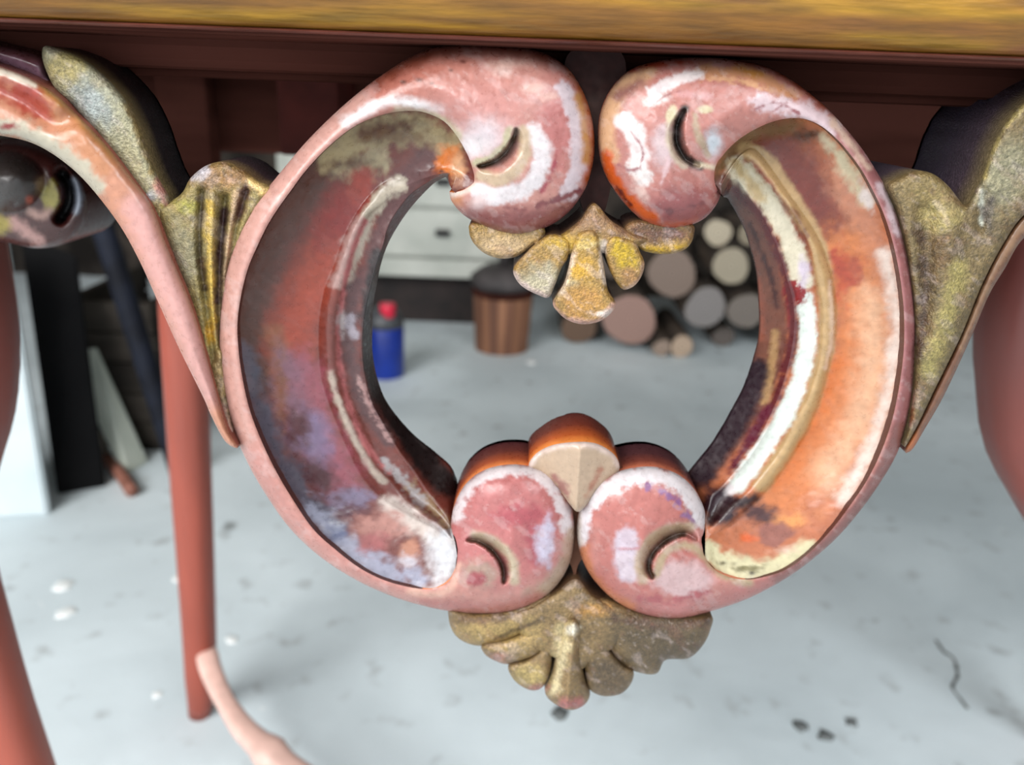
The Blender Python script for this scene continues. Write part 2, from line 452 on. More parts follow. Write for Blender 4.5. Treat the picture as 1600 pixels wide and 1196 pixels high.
RB = [((1127,303),(1127,305)),((1118,322),(1124,302)),((1100,342),(1122,298)),((1070,355),(1120,294)),((1040,357),(1118,290)),((1010,348),(1117,286)),
((985,328),(1116,281)),((962,300),(1116,276)),((945,270),(1116,270)),((937,240),(1117,264)),((935,210),(1119,258)),((938,180),(1122,252)),((948,152),(1126,247)),
((965,127),(1131,241)),((990,107),(1138,233)),((1030,95),(1147,224)),((1080,90),(1160,214)),((1130,91),(1178,203)),((1180,99),(1202,192)),((1220,115),(1225,186)),
((1260,142),(1252,185)),((1295,172),(1278,194)),((1325,205),(1302,212)),((1350,237),(1325,237)),((1372,272),(1347,267)),((1390,305),(1365,300)),((1404,340),(1381,335)),
((1415,380),(1394,375)),((1424,425),(1404,420)),((1430,475),(1411,470)),((1432,520),(1413,515)),((1431,570),(1411,560)),((1426,620),(1404,610)),((1416,668),(1393,660)),
((1400,712),(1376,708)),((1375,755),(1354,752)),((1345,797),(1325,795)),((1310,838),(1296,832)),((1270,874),(1260,868)),((1230,903),(1225,892)),((1185,928),(1190,903)),
((1150,943),(1165,906)),((1105,957),(1142,903)),((1060,967),(1125,896)),((1015,963),(1114,888)),((970,945),(1107,880)),((935,915),(1102,872)),((912,880),(1099,865)),
((902,840),(1098,859)),((905,800),(1097,853)),((920,768),(1096,848)),((945,745),(1096,845)),((985,732),(1096,842)),((1025,730),(1096,840)),((1060,742),(1097,838)),
((1085,765),(1098,837)),((1100,795),(1099,836)),((1103,820),(1100,835))]

class Band:
    def __init__(s, pairs, eyes):
        s.O = crom([p[0] for p in pairs], 620); s.R = crom([p[1] for p in pairs], 420)
        s.outline = np.vstack([s.O, s.R[::-1][1:-1]])
        s.eyes = [(crom(e[0], 40), e[1], e[2], e[3]) for e in eyes]
    def depth(s, uv):
        dO = pdist(uv, s.O)[0]; dR = pdist(uv, s.R)[0]
        r = 46.0
        y = 0.0105 * (1 - np.sqrt(np.clip(1 - (1 - np.clip(dO / r, 0, 1)) ** 2, 0, 1)))
        y -= 0.0065 * (1 - np.exp(-(dO / 75.0) ** 2)) * sstep(0, 60, dR + 10)
        y += 0.0012 * np.exp(-dR / 4.0)
        for pl, dp, wi, wo in s.eyes:      # wi: narrow side (the knob), wo: the sloping bank outside
            d, t, g = pdist(uv, pl)
            tp = np.sqrt(np.clip(np.sin(np.pi * np.clip(t, 0.0, 1.0)), 0, 1)) * 0.9 + 0.1
            w = np.where(g > 0, wi, wo) * tp
            q = np.clip(1 - d / w, 0, 1)
            y += dp * tp * np.where(g > 0, q ** 0.6, q * q * (3 - 2 * q) * 0.4 + 0.6 * q ** 3)
        y += 0.00018 * fbm(uv, 18, 4.4)
        return y
# eye cuts: path runs with the knob on its right hand
LBAND = Band(LB, [([(746,260),(760,257),(778,250),(794,234),(803,216),(807,200)][::-1], 0.009, 7, 26),
                  ([(728,845),(745,845),(763,854),(778,870),(787,890),(787,914)], 0.009, 7, 20)])
RBAND = Band(RB, [([(1094,260),(1080,255),(1068,246),(1058,226),(1056,206),(1060,188),(1070,170)], 0.009, 14, 13),
                  ([(1022,906),(1014,890),(1016,872),(1027,855),(1047,840),(1070,834),(1090,845)], 0.010, 8, 24)])
LPAINT = [
 E(640,125,120,55,(186,112,96),40,6),
 P([(890,108),(860,92),(820,80),(770,74),(720,74),(680,82),(630,104),(590,130)],9,(138,68,50),9,4),
 P([(560,155),(520,192),(480,232),(450,268),(430,300),(405,335),(385,375),(370,420),(361,470),(357,520),(359,570),(366,630),(382,680)],15,(212,160,148),7,3),  # left rim painted lighter, as lit from the left
 P([(540,190),(600,160),(645,163),(690,172)],7,(246,236,236),6,3),  # white highlight painted along the rim
 P([(400,715),(430,768),(470,822),(520,868),(580,903),(640,928)],12,(206,142,132),7,3),
 E(760,170,70,45,(206,140,132),30,8), E(870,200,30,70,(196,120,116),14,7),
 P([(738,333),(800,360),(862,350),(908,306)],10,(142,80,78),11,6), P([(760,318),(820,328),(880,306)],2,(130,66,70),3,6), P([(770,335),(830,342),(880,325)],2,(126,66,68),3,6),  # underside of the upper head darkened as shade, with dark streaks
 E(795,100,24,7,(232,186,172),5,4), E(788,113,14,7,(238,200,190),4,3), E(832,136,16,8,(228,180,168),5,4), E(856,150,14,5,(226,176,164),4,3),
 E(755,215,32,26,(232,214,218),20,6), E(735,230,22,14,(236,226,228),9,3),
 P([(620,177),(655,178),(690,190),(714,214)],7,(214,202,170),6,3),
 P([(880,140),(894,172),(903,220),(902,262),(888,300)],12,(230,210,216),4,5,10),
 P([(905,150),(915,200),(916,250)],6,(208,150,92),5,3),
 P([(893,112),(916,150),(927,200),(928,250),(920,288)],6,(186,88,36),5,3),
 P([(833,205),(848,238),(842,270),(818,296),(782,307),(750,300)],14,(240,228,230),4,4),
 P([(752,275),(780,281),(808,264),(821,236),(817,206)],10,(204,176,146),4,2),
 P([(742,254),(765,247),(786,229),(796,203)],6,(192,180,146),3,2),
 E(748,318,15,13,(232,204,202),8,4), E(850,342,64,18,(156,86,84),14,6), E(770,345,50,14,(150,84,80),12,5),  # pale spot, then more painted shade on the head's underside
 P([(862,318),(905,296)],3,(140,74,80),3,5), P([(845,300),(862,270),(870,240)],2,(168,74,84),3,4),
 E(712,310,10,12,(226,156,116),6,2), P([(727,340),(770,362),(815,368)],4,(126,52,30),5,2),
 P([(741,290),(722,300),(706,304)],5,(240,220,208),4,1),
 P([(748,260),(762,257),(779,249),(794,234),(803,216),(806,204)],3,(96,72,48),2,1),  # dark line deepening the shade in the upper eye cut
 # lower head
 E(785,820,110,100,(194,114,112),24,5),
 P([(712,808),(728,768),(755,745),(790,735),(830,738),(862,760),(880,795),(887,830)],9,(238,224,226),4,5,9),
 E(815,806,38,18,(184,86,94),8,7), E(836,850,13,34,(182,88,96),5,5), E(852,848,13,34,(214,202,222),5,5),
 P([(893,835),(886,880),(862,914),(830,932)],12,(192,160,138),5,3),
 P([(742,836),(772,846),(798,872),(804,905)],8,(202,180,152),4,2),
 E(748,898,28,22,(184,150,134),7,4), E(745,905,15,9,(172,80,86),4,4),
 P([(732,846),(746,847),(763,855),(777,871),(785,890),(786,908)],3,(92,64,44),2,1),  # shade of the lower eye cut painted in brown
 P([(660,945),(720,950),(790,950),(840,936)],10,(184,108,100),8,4),
 P([(640,924),(680,930),(706,915),(716,885)],5,(228,176,158),4,2),
 E(655,125,5,3,(110,60,50),2,1), E(675,130,3,2,(110,60,50),2,1), E(724,96,4,2,(120,60,50),2,1), E(630,128,4,3,(100,55,45),2,1), E(705,110,3,2,(100,55,45),2,1),
]
RPAINT = [
 E(1070,325,70,34,(158,86,86),18,8), P([(1010,318),(1050,330),(1095,318)],2,(120,60,64),3,6),  # painted shade under the upper right head, with one streak
 P([(1010,110),(976,132),(953,172),(946,212),(950,244)],15,(226,176,136),7,4),
 P([(1000,128),(968,150)],8,(150,100,92),8,4),
 P([(1098,112),(1150,114),(1200,128),(1240,150)],11,(208,146,108),5,7,9),
 P([(1110,122),(1160,128),(1205,143)],3,(226,170,130),3,4,6), P([(1150,108),(1190,116)],4,(206,140,70),4,3),
 P([(1150,92),(1210,108),(1262,142),(1300,176)],5,(150,66,40),5,3),
 P([(1185,160),(1222,166),(1262,174),(1300,200)],13,(228,200,204),5,6,9),
 P([(1018,145),(1050,127),(1092,115)],9,(242,226,224),3,3,8), E(1026,155,18,9,(244,236,232),3,2,8,1,-15), E(1033,137,13,7,(240,222,222),2,2,8,1,-10),
 P([(975,190),(992,205),(998,235),(1000,245)],15,(244,228,226),4,4), E(1000,270,15,24,(242,230,226),3,3,8,1,-35), E(1000,300,10,20,(228,190,180),6,4,8,1,-30),
 E(1038,228,20,34,(216,188,190),8,5), E(1115,222,12,20,(220,224,232),7,3), E(1075,148,14,5,(216,160,158),3,3), E(1100,150,10,5,(216,160,158),3,3),
 P([(948,246),(956,276),(973,302),(997,324),(1024,343)],9,(216,92,34),4,4), P([(963,292),(985,320)],2,(110,40,30),2,2),
 P([(985,108),(1030,99),(1080,96)],5,(184,66,30),4,3), P([(1000,345),(1040,354),(1085,346)],5,(196,84,50),5,3),
 P([(1094,260),(1080,255),(1068,246),(1058,226),(1056,206),(1060,188),(1070,170)],7,(66,54,50),3,1),  # dark crescent, shade painted into the eye cut
 P([(1046,190),(1045,215),(1053,242),(1068,258)],5,(206,184,162),3,2),
 E(1049,178,8,13,(222,206,170),2,1,8,1,20), E(1101,171,11,6,(214,198,162),2,1,8,1,-5), P([(1086,180),(1090,210),(1106,242)],5,(188,160,134),3,2), P([(1088,256),(1115,262)],4,(228,206,176),3,1),
 P([(1320,212),(1355,255),(1385,310),(1402,360),(1414,410),(1422,470),(1423,520),(1421,570),(1415,620),(1404,670)],14,(164,104,104),6,3),  # right rim painted darker, its bevel turned away from the light
 P([(1300,190),(1335,232),(1356,262)],5,(226,190,170),4,3), P([(1375,290),(1390,325),(1402,365)],5,(222,196,202),4,3), E(1395,312,8,14,(224,206,208),3,3),
 P([(1404,670),(1385,725),(1350,780),(1310,832),(1262,876),(1205,914)],12,(146,88,82),5,3), P([(1395,720),(1365,768),(1320,826)],2,(120,72,66),3,2),  # lower run of the rim, darkened the same way
 P([(985,205),(1004,235),(1000,264)],1,(160,90,96),2,2), P([(966,258),(984,266),(1000,262)],1,(160,90,96),2,2), P([(1016,168),(1042,148),(1062,142)],1,(160,90,92),2,2), P([(1180,170),(1215,160),(1250,178)],1,(160,96,100),2,3), P([(1200,180),(1230,158)],1,(160,96,100),2,3), P([(1045,250),(1032,290)],1.5,(226,190,192),3,3),
 # lower head
 E(995,850,110,110,(192,114,106),24,5), P([(1200,916),(1130,938),(1060,952),(1000,946)],13,(186,112,106),6,4),
 P([(906,842),(913,802),(931,774),(966,752),(1010,742),(1055,753),(1085,780),(1097,815)],14,(240,232,236),4,6,10),
 P([(1012,760),(1048,776),(1083,815)],4,(150,104,150),3,6,8),
 E(980,868,22,42,(212,194,206),4,3), E(985,858,20,2,(196,130,140),2,1), E(930,850,6,30,(208,136,126),6,2),
 P([(910,860),(920,900),(945,930),(980,950)],10,(214,134,96),7,4), P([(903,800),(903,850)],5,(236,222,210),4,2),
 P([(1004,905),(1000,880),(1014,850),(1042,830),(1076,824)],9,(190,160,130),4,2),
 E(1068,905,46,30,(212,176,176),6,4), P([(1026,898),(1040,864),(1074,852),(1100,868),(1130,898),(1172,912)],6,(186,160,128),4,2),
 P([(1020,900),(1014,888),(1017,872),(1028,856),(1047,841),(1068,835)],4,(82,58,40),2,1),  # eye cut darkened in colour to deepen its shade
 E(1050,950,30,8,(196,120,116),5,6), P([(1000,935),(1060,936),(1110,926)],4,(178,88,92),4,7,10),
]
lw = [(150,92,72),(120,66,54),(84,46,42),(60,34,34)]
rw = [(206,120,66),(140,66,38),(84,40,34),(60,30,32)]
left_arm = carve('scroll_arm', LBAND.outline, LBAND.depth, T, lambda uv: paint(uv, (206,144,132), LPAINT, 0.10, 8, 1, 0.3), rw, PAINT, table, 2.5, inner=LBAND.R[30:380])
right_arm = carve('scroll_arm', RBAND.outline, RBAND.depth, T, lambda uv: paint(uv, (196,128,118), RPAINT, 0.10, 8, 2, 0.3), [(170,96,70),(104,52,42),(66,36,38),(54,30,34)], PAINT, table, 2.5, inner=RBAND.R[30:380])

# --- hollows: cove, bead, fillet and inner wall, lofted through drawn rails
LS = [((712,302),(706,296),(703,290),(701,285),(699,280)),((741,284),(712,272),(704,272),(699,273),(694,277)),((732,245),(692,266),(686,272),(683,277),(680,285)),
((705,201),(664,268),(664,278),(663,288),(662,302)),((655,174),(634,272),(640,288),(642,303),(644,322)),((595,180),(604,282),(616,302),(622,327),(627,345)),
((532,213),(578,305),(594,322),(606,355),(612,370)),((475,270),(556,335),(574,342),(598,385),(602,392)),((435,325),(538,370),(560,373),(588,415),(594,418)),
((402,385),(522,415),(547,418),(580,446),(589,444)),((377,460),(505,460),(535,465),(572,478),(583,478)),((371,505),(499,505),(530,508),(567,515),(582,512)),
((373,550),(499,555),(530,555),(566,555),(582,550)),((379,592),(504,597),(535,597),(571,592),(588,585)),((390,640),(518,640),(548,638),(582,632),(600,620)),
((408,688),(535,683),(568,678),(603,670),(620,650)),((432,738),(558,732),(588,720),(625,708),(645,678)),((460,785),(585,768),(615,750),(650,742),(672,700)),
((490,828),(612,790),(640,778),(668,772),(690,715)),((562,888),(650,812),(668,800),(685,792),(702,726)),((640,918),(685,830),(692,820),(697,808),(708,735)),
((702,908),(706,845),(705,838),(704,825),(712,745)),((714,866),(711,848),(708,838),(707,828),(714,750))]
RS = [((1124,302),(1127,303),(1128,305),(1129,306),(1130,308)),((1116,281),(1128,283),(1131,288),(1134,293),(1136,310)),((1117,264),(1140,262),(1142,268),(1140,280),(1140,316)),
((1131,241),(1158,240),(1152,252),(1148,278),(1146,325)),((1160,214),(1175,232),(1163,250),(1155,283),(1152,336)),((1202,192),(1190,243),(1178,266),(1165,298),(1158,348)),
((1252,185),(1205,263),(1192,283),(1180,318),(1165,365)),((1302,212),(1225,292),(1212,308),(1193,337),(1172,388)),((1347,267),(1245,320),(1230,330),(1205,360),(1178,410)),
((1381,335),(1272,360),(1250,365),(1217,388),(1182,432)),((1394,375),(1288,393),(1262,395),(1226,415),(1184,455)),((1404,420),(1300,432),(1271,432),(1234,440),(1185,475)),
((1411,470),(1306,475),(1278,470),(1243,475),(1186,498)),((1413,515),(1306,520),(1280,515),(1244,515),(1185,525)),((1411,560),(1299,560),(1275,563),(1238,557),(1178,555)),
((1404,610),(1286,612),(1259,615),(1225,605),(1163,600)),((1393,660),(1268,662),(1237,657),(1205,655),(1140,645)),((1376,708),(1243,706),(1212,705),(1180,700),(1113,690)),
((1345,765),(1205,760),(1170,757),(1140,752),(1085,725)),((1296,832),(1165,800),(1140,785),(1115,775),(1075,738)),((1225,892),(1135,825),(1120,810),(1108,795),(1075,745)),
((1142,903),(1112,838),(1108,825),(1103,808),(1078,752)),((1102,872),(1102,845),(1102,832),(1101,815),(1082,760))]
def hollow(stations, band, layers, base, seed, arm, bead_in, gain):
    S = np.array(stations, float); ns = len(S)
    per = 26
    rails = [crom_idx(S[:, k], per) for k in range(5)]
    nt = len(rails[0]); tt = np.linspace(0, ns - 1, nt)
    e = np.minimum(tt, ns - 1 - tt)
    fade = sstep(0, 5.0, e)                       # shallower towards both throats
    # tuck the first rail a little under the rim's lip
    away = rails[0] - rails[1]; away /= (np.linalg.norm(away, axis=1)[:, None] + 1e-6)
    R0 = rails[0] + away * 2.5
    yR = band.depth(rails[0]) + 0.0012
    yG = 0.004 + 0.0125 * fade; yB = 0.006 + 0.0095 * fade; yC = 0.009 + 0.0075 * fade; yK = np.full(nt, T)
    bf = sstep(*bead_in, tt) * sstep(0.5, 3.0, ns - 1 - tt)
    rows = []; uvs = []
    def add(pA, pB, yA, yB_, n, prof, bump=0.0, first=False):
        for i in range(0 if first else 1, n + 1):
            s = i / n
            uv = pA * (1 - s) + pB * s
            y = yA + (yB_ - yA) * prof(s) - bump * bf * math.sin(math.pi * s) ** 0.8
            uvs.append(uv); rows.append(on_y(uv, y))
    add(R0, rails[1], yR, yG, 40, lambda s: math.sin(s * math.pi / 2) ** 0.85, first=True)
    add(rails[1], rails[2], yG, yB, 14, lambda s: s, 0.0028)
    add(rails[2], rails[3], yB, yC, 14, lambda s: s, -0.0016)
    add(rails[3], rails[4], yC, yK, 14, lambda s: s)
    nr = len(rows)
    V = np.stack(rows, 1).reshape(-1, 3); UV = np.stack(uvs, 1).reshape(-1, 2)
    V[:, 1] += 0.00025 * fbm(UV, 20, seed)
    bk = V.reshape(nt, nr, 3)[:, 0].copy(); bk[:, 1] = T
    F = []
    for i in range(nt - 1):
        for j in range(nr - 1):
            a = i * nr + j
            F.append((a, a + nr, a + nr + 1, a + 1))
    nb = nt * nr
    for i in range(nt - 1):
        F.append((i * nr + nr - 1, (i + 1) * nr + nr - 1, nb + i + 1, nb + i))
    V2 = np.vstack([V, bk]); col = paint(UV, base, layers, 0.14, 8, seed, 0.04, gain)
    col = np.vstack([col, np.tile(lin((60, 34, 34)), (nt, 1))])
    o = to_obj('hollow', V2, F, PAINT, arm, TABLE, col)
    import bmesh
    bm = bmesh.new(); bm.from_mesh(o.data)
    # face the viewer
    bm.faces.ensure_lookup_table(); bm.normal_update()
    sgn = sum(f.normal.y * f.calc_area() for f in bm.faces if f.index < (nt - 1) * (nr - 1))
    if sgn > 0: bmesh.ops.reverse_faces(bm, faces=bm.faces[:])
    bm.to_mesh(o.data); bm.free()
    return o
LH = [
 P([(520,240),(450,330),(405,430),(392,520),(400,590)],32,(98,62,52),18,6),  # shaded side of the cove, painted dark brown below the rim
 P([(560,340),(500,420),(460,500),(452,545)],32,(176,72,48),22,8), E(535,335,34,60,(148,46,40),16,8,14,1,25),  # red painted brighter where the cove turns to the light
 P([(430,520),(440,590),(448,640)],14,(160,96,66),9,6),
 P([(520,245),(575,212),(640,200),(700,225)],24,(188,168,126),9,8), P([(590,250),(560,275)],18,(186,166,130),8,8),
 E(600,205,46,13,(104,68,48),8,6,14,1,-10), E(640,215,40,8,(130,98,66),8,6),
 E(562,288,20,28,(166,62,46),6,4,14,1,25), E(545,255,30,6,(110,80,56),6,4),
 P([(665,250),(630,290),(606,335),(590,400),(578,440)],20,(104,58,56),8,6),
 P([(622,285),(596,306),(574,340)],12,(206,190,168),5,6),
 P([(560,350),(545,390),(530,440)],12,(192,150,142),5,5), P([(575,355),(556,400),(545,450)],6,(196,178,160),4,4),
 E(702,252,20,24,(226,122,42),6,5), E(716,262,10,22,(236,176,130),6,3), E(690,268,3,2,(90,40,24),2,1),
 P([(571,345),(553,386),(540,440),(531,503),(530,545),(537,603),(553,653),(576,703),(608,738)],4,(214,126,126),3,2),
 P([(560,440),(548,490),(548,560),(570,630),(608,690)],13,(96,58,58),6,5), E(535,505,6,16,(196,180,180),4,4), P([(548,500),(552,520)],8,(170,158,168),4,5),
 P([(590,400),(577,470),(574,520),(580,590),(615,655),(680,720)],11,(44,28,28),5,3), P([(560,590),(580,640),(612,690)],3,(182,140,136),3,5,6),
 P([(515,582),(527,625),(550,680),(583,736),(600,752)],5,(192,172,156),3,2),
 P([(470,580),(490,650),(510,700),(535,745)],30,(162,84,96),14,12),
 P([(445,560),(462,640),(490,690)],20,(142,104,122),14,14,30,0.75), E(490,690,26,40,(136,118,154),14,14,30,0.8,-25), E(440,620,6,40,(150,90,60),8,6),  # purple and lilac tones, part of the painted sky sheen
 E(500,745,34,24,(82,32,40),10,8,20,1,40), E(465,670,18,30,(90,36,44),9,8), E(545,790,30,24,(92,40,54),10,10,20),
 P([(385,560),(400,630),(430,700),(465,765),(525,835)],17,(84,88,106),10,10,22,0.85), P([(380,540),(388,600)],10,(110,100,112),8,6),  # blue-grey sky reflection painted along the lower cove
 P([(490,800),(545,855),(600,890),(650,905)],15,(176,178,200),9,12,14,0.9), E(545,775,26,14,(150,138,168),9,10,14,0.8), E(525,830,16,12,(110,116,150),6,7),  # lilac-white sheen of the sky painted near the cove's end
 P([(612,790),(660,825),(705,860)],14,(226,208,198),9,7), E(694,868,24,40,(236,234,238),12,7),
 E(595,825,34,22,(196,136,124),9,9), E(640,860,14,18,(196,132,106),5,4), E(585,850,20,14,(180,100,100),7,7), E(640,880,14,10,(216,206,214),6,6),
 P([(640,760),(670,790),(700,818)],8,(160,130,100),5,7,8), P([(600,720),(640,762),(660,785)],7,(176,166,166),4,6,8),
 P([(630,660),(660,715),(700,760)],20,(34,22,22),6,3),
]
RH = [
 P([(1135,300),(1165,360),(1190,430),(1200,500),(1192,570),(1160,640),(1115,700),(1085,735)],30,(112,66,54),4,2),
 P([(1190,215),(1232,262),(1272,330),(1300,395)],48,(122,50,38),22,6),
 P([(1128,262),(1150,230),(1185,207),(1240,196)],11,(124,88,56),7,5), E(1262,212,18,10,(60,40,28),7,4),
 P([(1320,280),(1355,360),(1375,440)],26,(196,128,98),12,9), P([(1290,220),(1325,265),(1350,310)],10,(208,192,160),7,6), E(1352,305,9,22,(228,212,206),4,4,14,1,-20),
 P([(1315,400),(1345,500),(1325,610),(1280,700),(1220,770)],42,(206,120,66),20,10), E(1330,420,18,20,(172,78,50),8,10), E(1318,440,9,40,(190,84,46),6,6), P([(1300,400),(1330,440)],8,(176,70,44),6,8),
 P([(1360,470),(1365,560),(1345,650),(1295,745)],22,(226,172,134),20,8),
 P([(1382,400),(1398,460),(1401,520),(1390,600),(1366,690),(1318,778)],10,(240,218,206),9,5),  # bright highlight painted along the cove's outer side
 P([(1310,560),(1290,620),(1255,690),(1215,750)],9,(214,112,44),10,8), E(1290,800,14,10,(200,120,76),6,6), E(1305,808,12,8,(186,110,76),6,5),
 E(1235,815,24,10,(228,150,84),6,5),
 P([(1100,862),(1140,884),(1200,892),(1262,862)],17,(216,206,166),6,6), E(1175,895,4,3,(70,60,40),2,1), E(1130,880,8,3,(110,100,70),3,3), E(1160,888,20,3,(130,120,80),3,4),
 E(1208,834,28,20,(152,92,78),4,5), E(1168,842,12,8,(220,98,40),4,4), E(1182,800,26,16,(70,26,26),7,6), E(1225,860,14,5,(226,190,168),4,4),
 P([(1165,235),(1195,250),(1225,292),(1252,335),(1275,375),(1287,430),(1292,480),(1292,520),(1287,560),(1272,612),(1252,660),(1225,706),(1190,757)],13,(192,156,108),4,2),
 P([(1240,330),(1262,368)],4,(140,100,70),3,3), P([(1296,440),(1300,520),(1290,575)],3,(226,196,170),3,2),
 P([(1150,262),(1180,290),(1215,340),(1240,395),(1252,440)],17,(224,212,186),4,4), P([(1150,255),(1175,290),(1190,310)],9,(196,168,120),5,4), E(1255,425,8,24,(216,200,214),5,5),
 P([(1258,470),(1262,520),(1254,575),(1236,630),(1200,690),(1152,757)],14,(228,234,226),3,3),
 E(1240,458,22,17,(142,32,36),3,6,10,1,30), P([(1235,480),(1238,510)],6,(140,40,44),3,4),
 P([(1150,300),(1190,340),(1215,395),(1232,450),(1240,510),(1230,565),(1208,630),(1175,685)],7,(96,32,36),3,3),
 P([(1160,345),(1190,410),(1208,480),(1208,530),(1196,570)],15,(122,74,58),5,4), P([(1172,350),(1200,420),(1215,480)],4,(70,36,34),3,3), P([(1178,420),(1190,480),(1190,530)],5,(150,84,64),4,3),
 P([(1212,520),(1204,580),(1196,628)],7,(176,136,92),3,2),
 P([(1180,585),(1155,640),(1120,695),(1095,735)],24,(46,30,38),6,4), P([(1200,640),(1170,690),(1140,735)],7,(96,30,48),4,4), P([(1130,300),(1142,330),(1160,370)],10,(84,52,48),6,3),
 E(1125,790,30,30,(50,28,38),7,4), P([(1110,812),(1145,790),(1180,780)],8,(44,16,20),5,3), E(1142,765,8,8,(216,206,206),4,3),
]
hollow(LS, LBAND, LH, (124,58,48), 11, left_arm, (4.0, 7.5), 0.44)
hollow(RS, RBAND, RH, (190,110,72), 12, right_arm, (0.0, 2.5), 0.54)

# --- crest lobe between the lower scroll heads
def dome_depth(ol, y0, h, r, extra=None):
    ring = np.vstack([ol, ol[:1]])
    def f(uv):
        d = pdist(uv, ring)[0]
        y = y0 + h * (1 - np.sqrt(np.clip(1 - (1 - np.clip(d / r, 0, 1)) ** 2, 0, 1)))
        if extra is not None: y = y + extra(uv)
        return y + 0.00015 * fbm(uv, 14, 2.2)
    return f
co = crom([(826,728),(838,709),(863,696),(898,691),(930,693),(957,708),(968,728),(960,746),(934,766),(914,792),(902,800),(890,788),(868,760),(840,742)], 150, True)
ridge = np.array([(906,705),(900,798)], float)
def crest_extra(uv):
    d, t, g = pdist(uv, ridge)
    return 0.00013 * np.clip(d, 0, 60) - 0.002
carve('crest_lobe', co, dome_depth(co, 0.002, 0.0018, 8, crest_extra), T,
      lambda uv: paint(uv, (200,172,146), [P([(826,728),(840,708),(865,697),(900,692),(932,695),(958,710),(967,728)],6,(238,214,204),4,2), P([(866,745),(885,770)],6,(160,110,100),4,5), P([(940,735),(915,775)],5,(176,120,96),4,5)], 0.08, 8, 5),
      [(214,128,60),(160,76,34),(96,42,30),(70,34,30)], PAINT, table, 2.5)
# filler behind lower heads so that the three heads join into one block
fo = crom([(800,760),(850,720),(900,712),(950,720),(1000,760),(960,830),(905,880),(900,930),(890,880),(840,830)], 90, True)
carve('web', fo, lambda uv: np.full(len(uv), 0.012), T, lambda uv: paint(uv, (110,74,58), [], 0.2), [(90,50,40),(60,34,32)], RAW, table, 6)
fo = crom([(890,82),(970,82),(975,160),(960,260),(945,330),(928,345),(912,330),(895,260),(885,160)], 90, True)
carve('web', fo, lambda uv: np.full(len(uv), 0.013), T, lambda uv: paint(uv, (58,38,36), [E(930,180,20,40,(80,62,58),8,8)], 0.3), [(50,30,30),(40,24,24)], RAW, table, 6)

# --- gilt shells made of petals
gold_wall = [(96,72,50),(60,40,34),(44,30,28)]
def shell(body, petals, base, layers, seed, y_body, label):
    bo = crom(body, 120, True)
    root = carve('shell', bo, dome_depth(bo, y_body, 0.003, 20), T, lambda uv: paint(uv, base, layers, 0.34, 4, seed, 0.3, 0.62), gold_wall, GOLD, table, 3)
    root['label'] = label
    for i, (pt, yo, h, r, *ex) in enumerate(petals):
        po = crom(pt, 110, True)
        carve('petal', po, dome_depth(po, yo, h, r, ex[0] if ex else None), T - 0.001, lambda uv: paint(uv, base, layers, 0.34, 4, seed + i, 0.3, 0.62), gold_wall, GOLD, root, 2.5)
    return root
shell([(928,318),(905,345),(870,370),(835,378),(850,394),(886,398),(915,402),(942,396),(985,390),(1015,374),(985,362),(955,345)],
 [([(740,348),(733,362),(740,380),(757,396),(780,404),(805,402),(826,390),(850,372),(845,350),(800,345)], 0.008, 0.003, 9),
  ([(838,380),(820,398),(804,416),(803,430),(815,447),(838,460),(857,465),(867,446),(878,418),(888,402),(890,376),(862,366)], 0.0052, 0.0025, 8),
  ([(893,395),(889,415),(881,443),(864,472),(872,488),(888,501),(911,507),(938,502),(956,488),(962,474),(950,454),(945,425),(940,398),(931,362),(904,364)], 0.0035, 0.003, 9),
  ([(945,385),(948,408),(957,432),(968,448),(977,453),(992,446),(1003,430),(1007,412),(1000,394),(990,376),(958,368)], 0.0052, 0.0025, 8),
  ([(975,360),(990,380),(1005,392),(1030,397),(1055,396),(1075,386),(1084,368),(1080,350),(1030,345),(990,345)], 0.008, 0.003, 9)],
 (158,124,66),
 [E(850,440,40,26,(176,164,136),10,8), E(780,385,50,18,(186,156,116),10,8), E(912,475,36,26,(178,132,66),8,6), E(905,420,20,16,(196,150,50),8,6),
  P([(862,474),(885,499),(912,506),(940,500),(960,478)],5,(214,168,152),4,4), E(945,490,16,7,(226,206,196),3,4), P([(893,400),(888,425),(876,455)],4,(222,196,170),3,3),
  P([(942,380),(940,410),(945,440)],5,(222,202,186),3,3), P([(890,385),(915,382),(935,380)],5,(210,190,140),4,4),
  E(975,395,18,26,(186,152,34),5,5,10,1,-25), E(985,432,14,14,(160,118,70),6,4), E(1025,390,18,5,(190,150,36),3,3), E(1058,386,14,5,(186,146,40),3,3), P([(978,453),(1000,438),(1006,412)],3,(206,166,140),3,2),
  E(930,345,60,18,(150,116,84),10,8), E(1030,365,60,14,(104,70,54),8,6), E(890,380,30,14,(190,152,58),8,6), P([(803,428),(815,448),(856,465)],4,(216,190,180),4,4)],
 21, 0.006, 'gilt five-petalled shell hanging between the upper scroll heads')
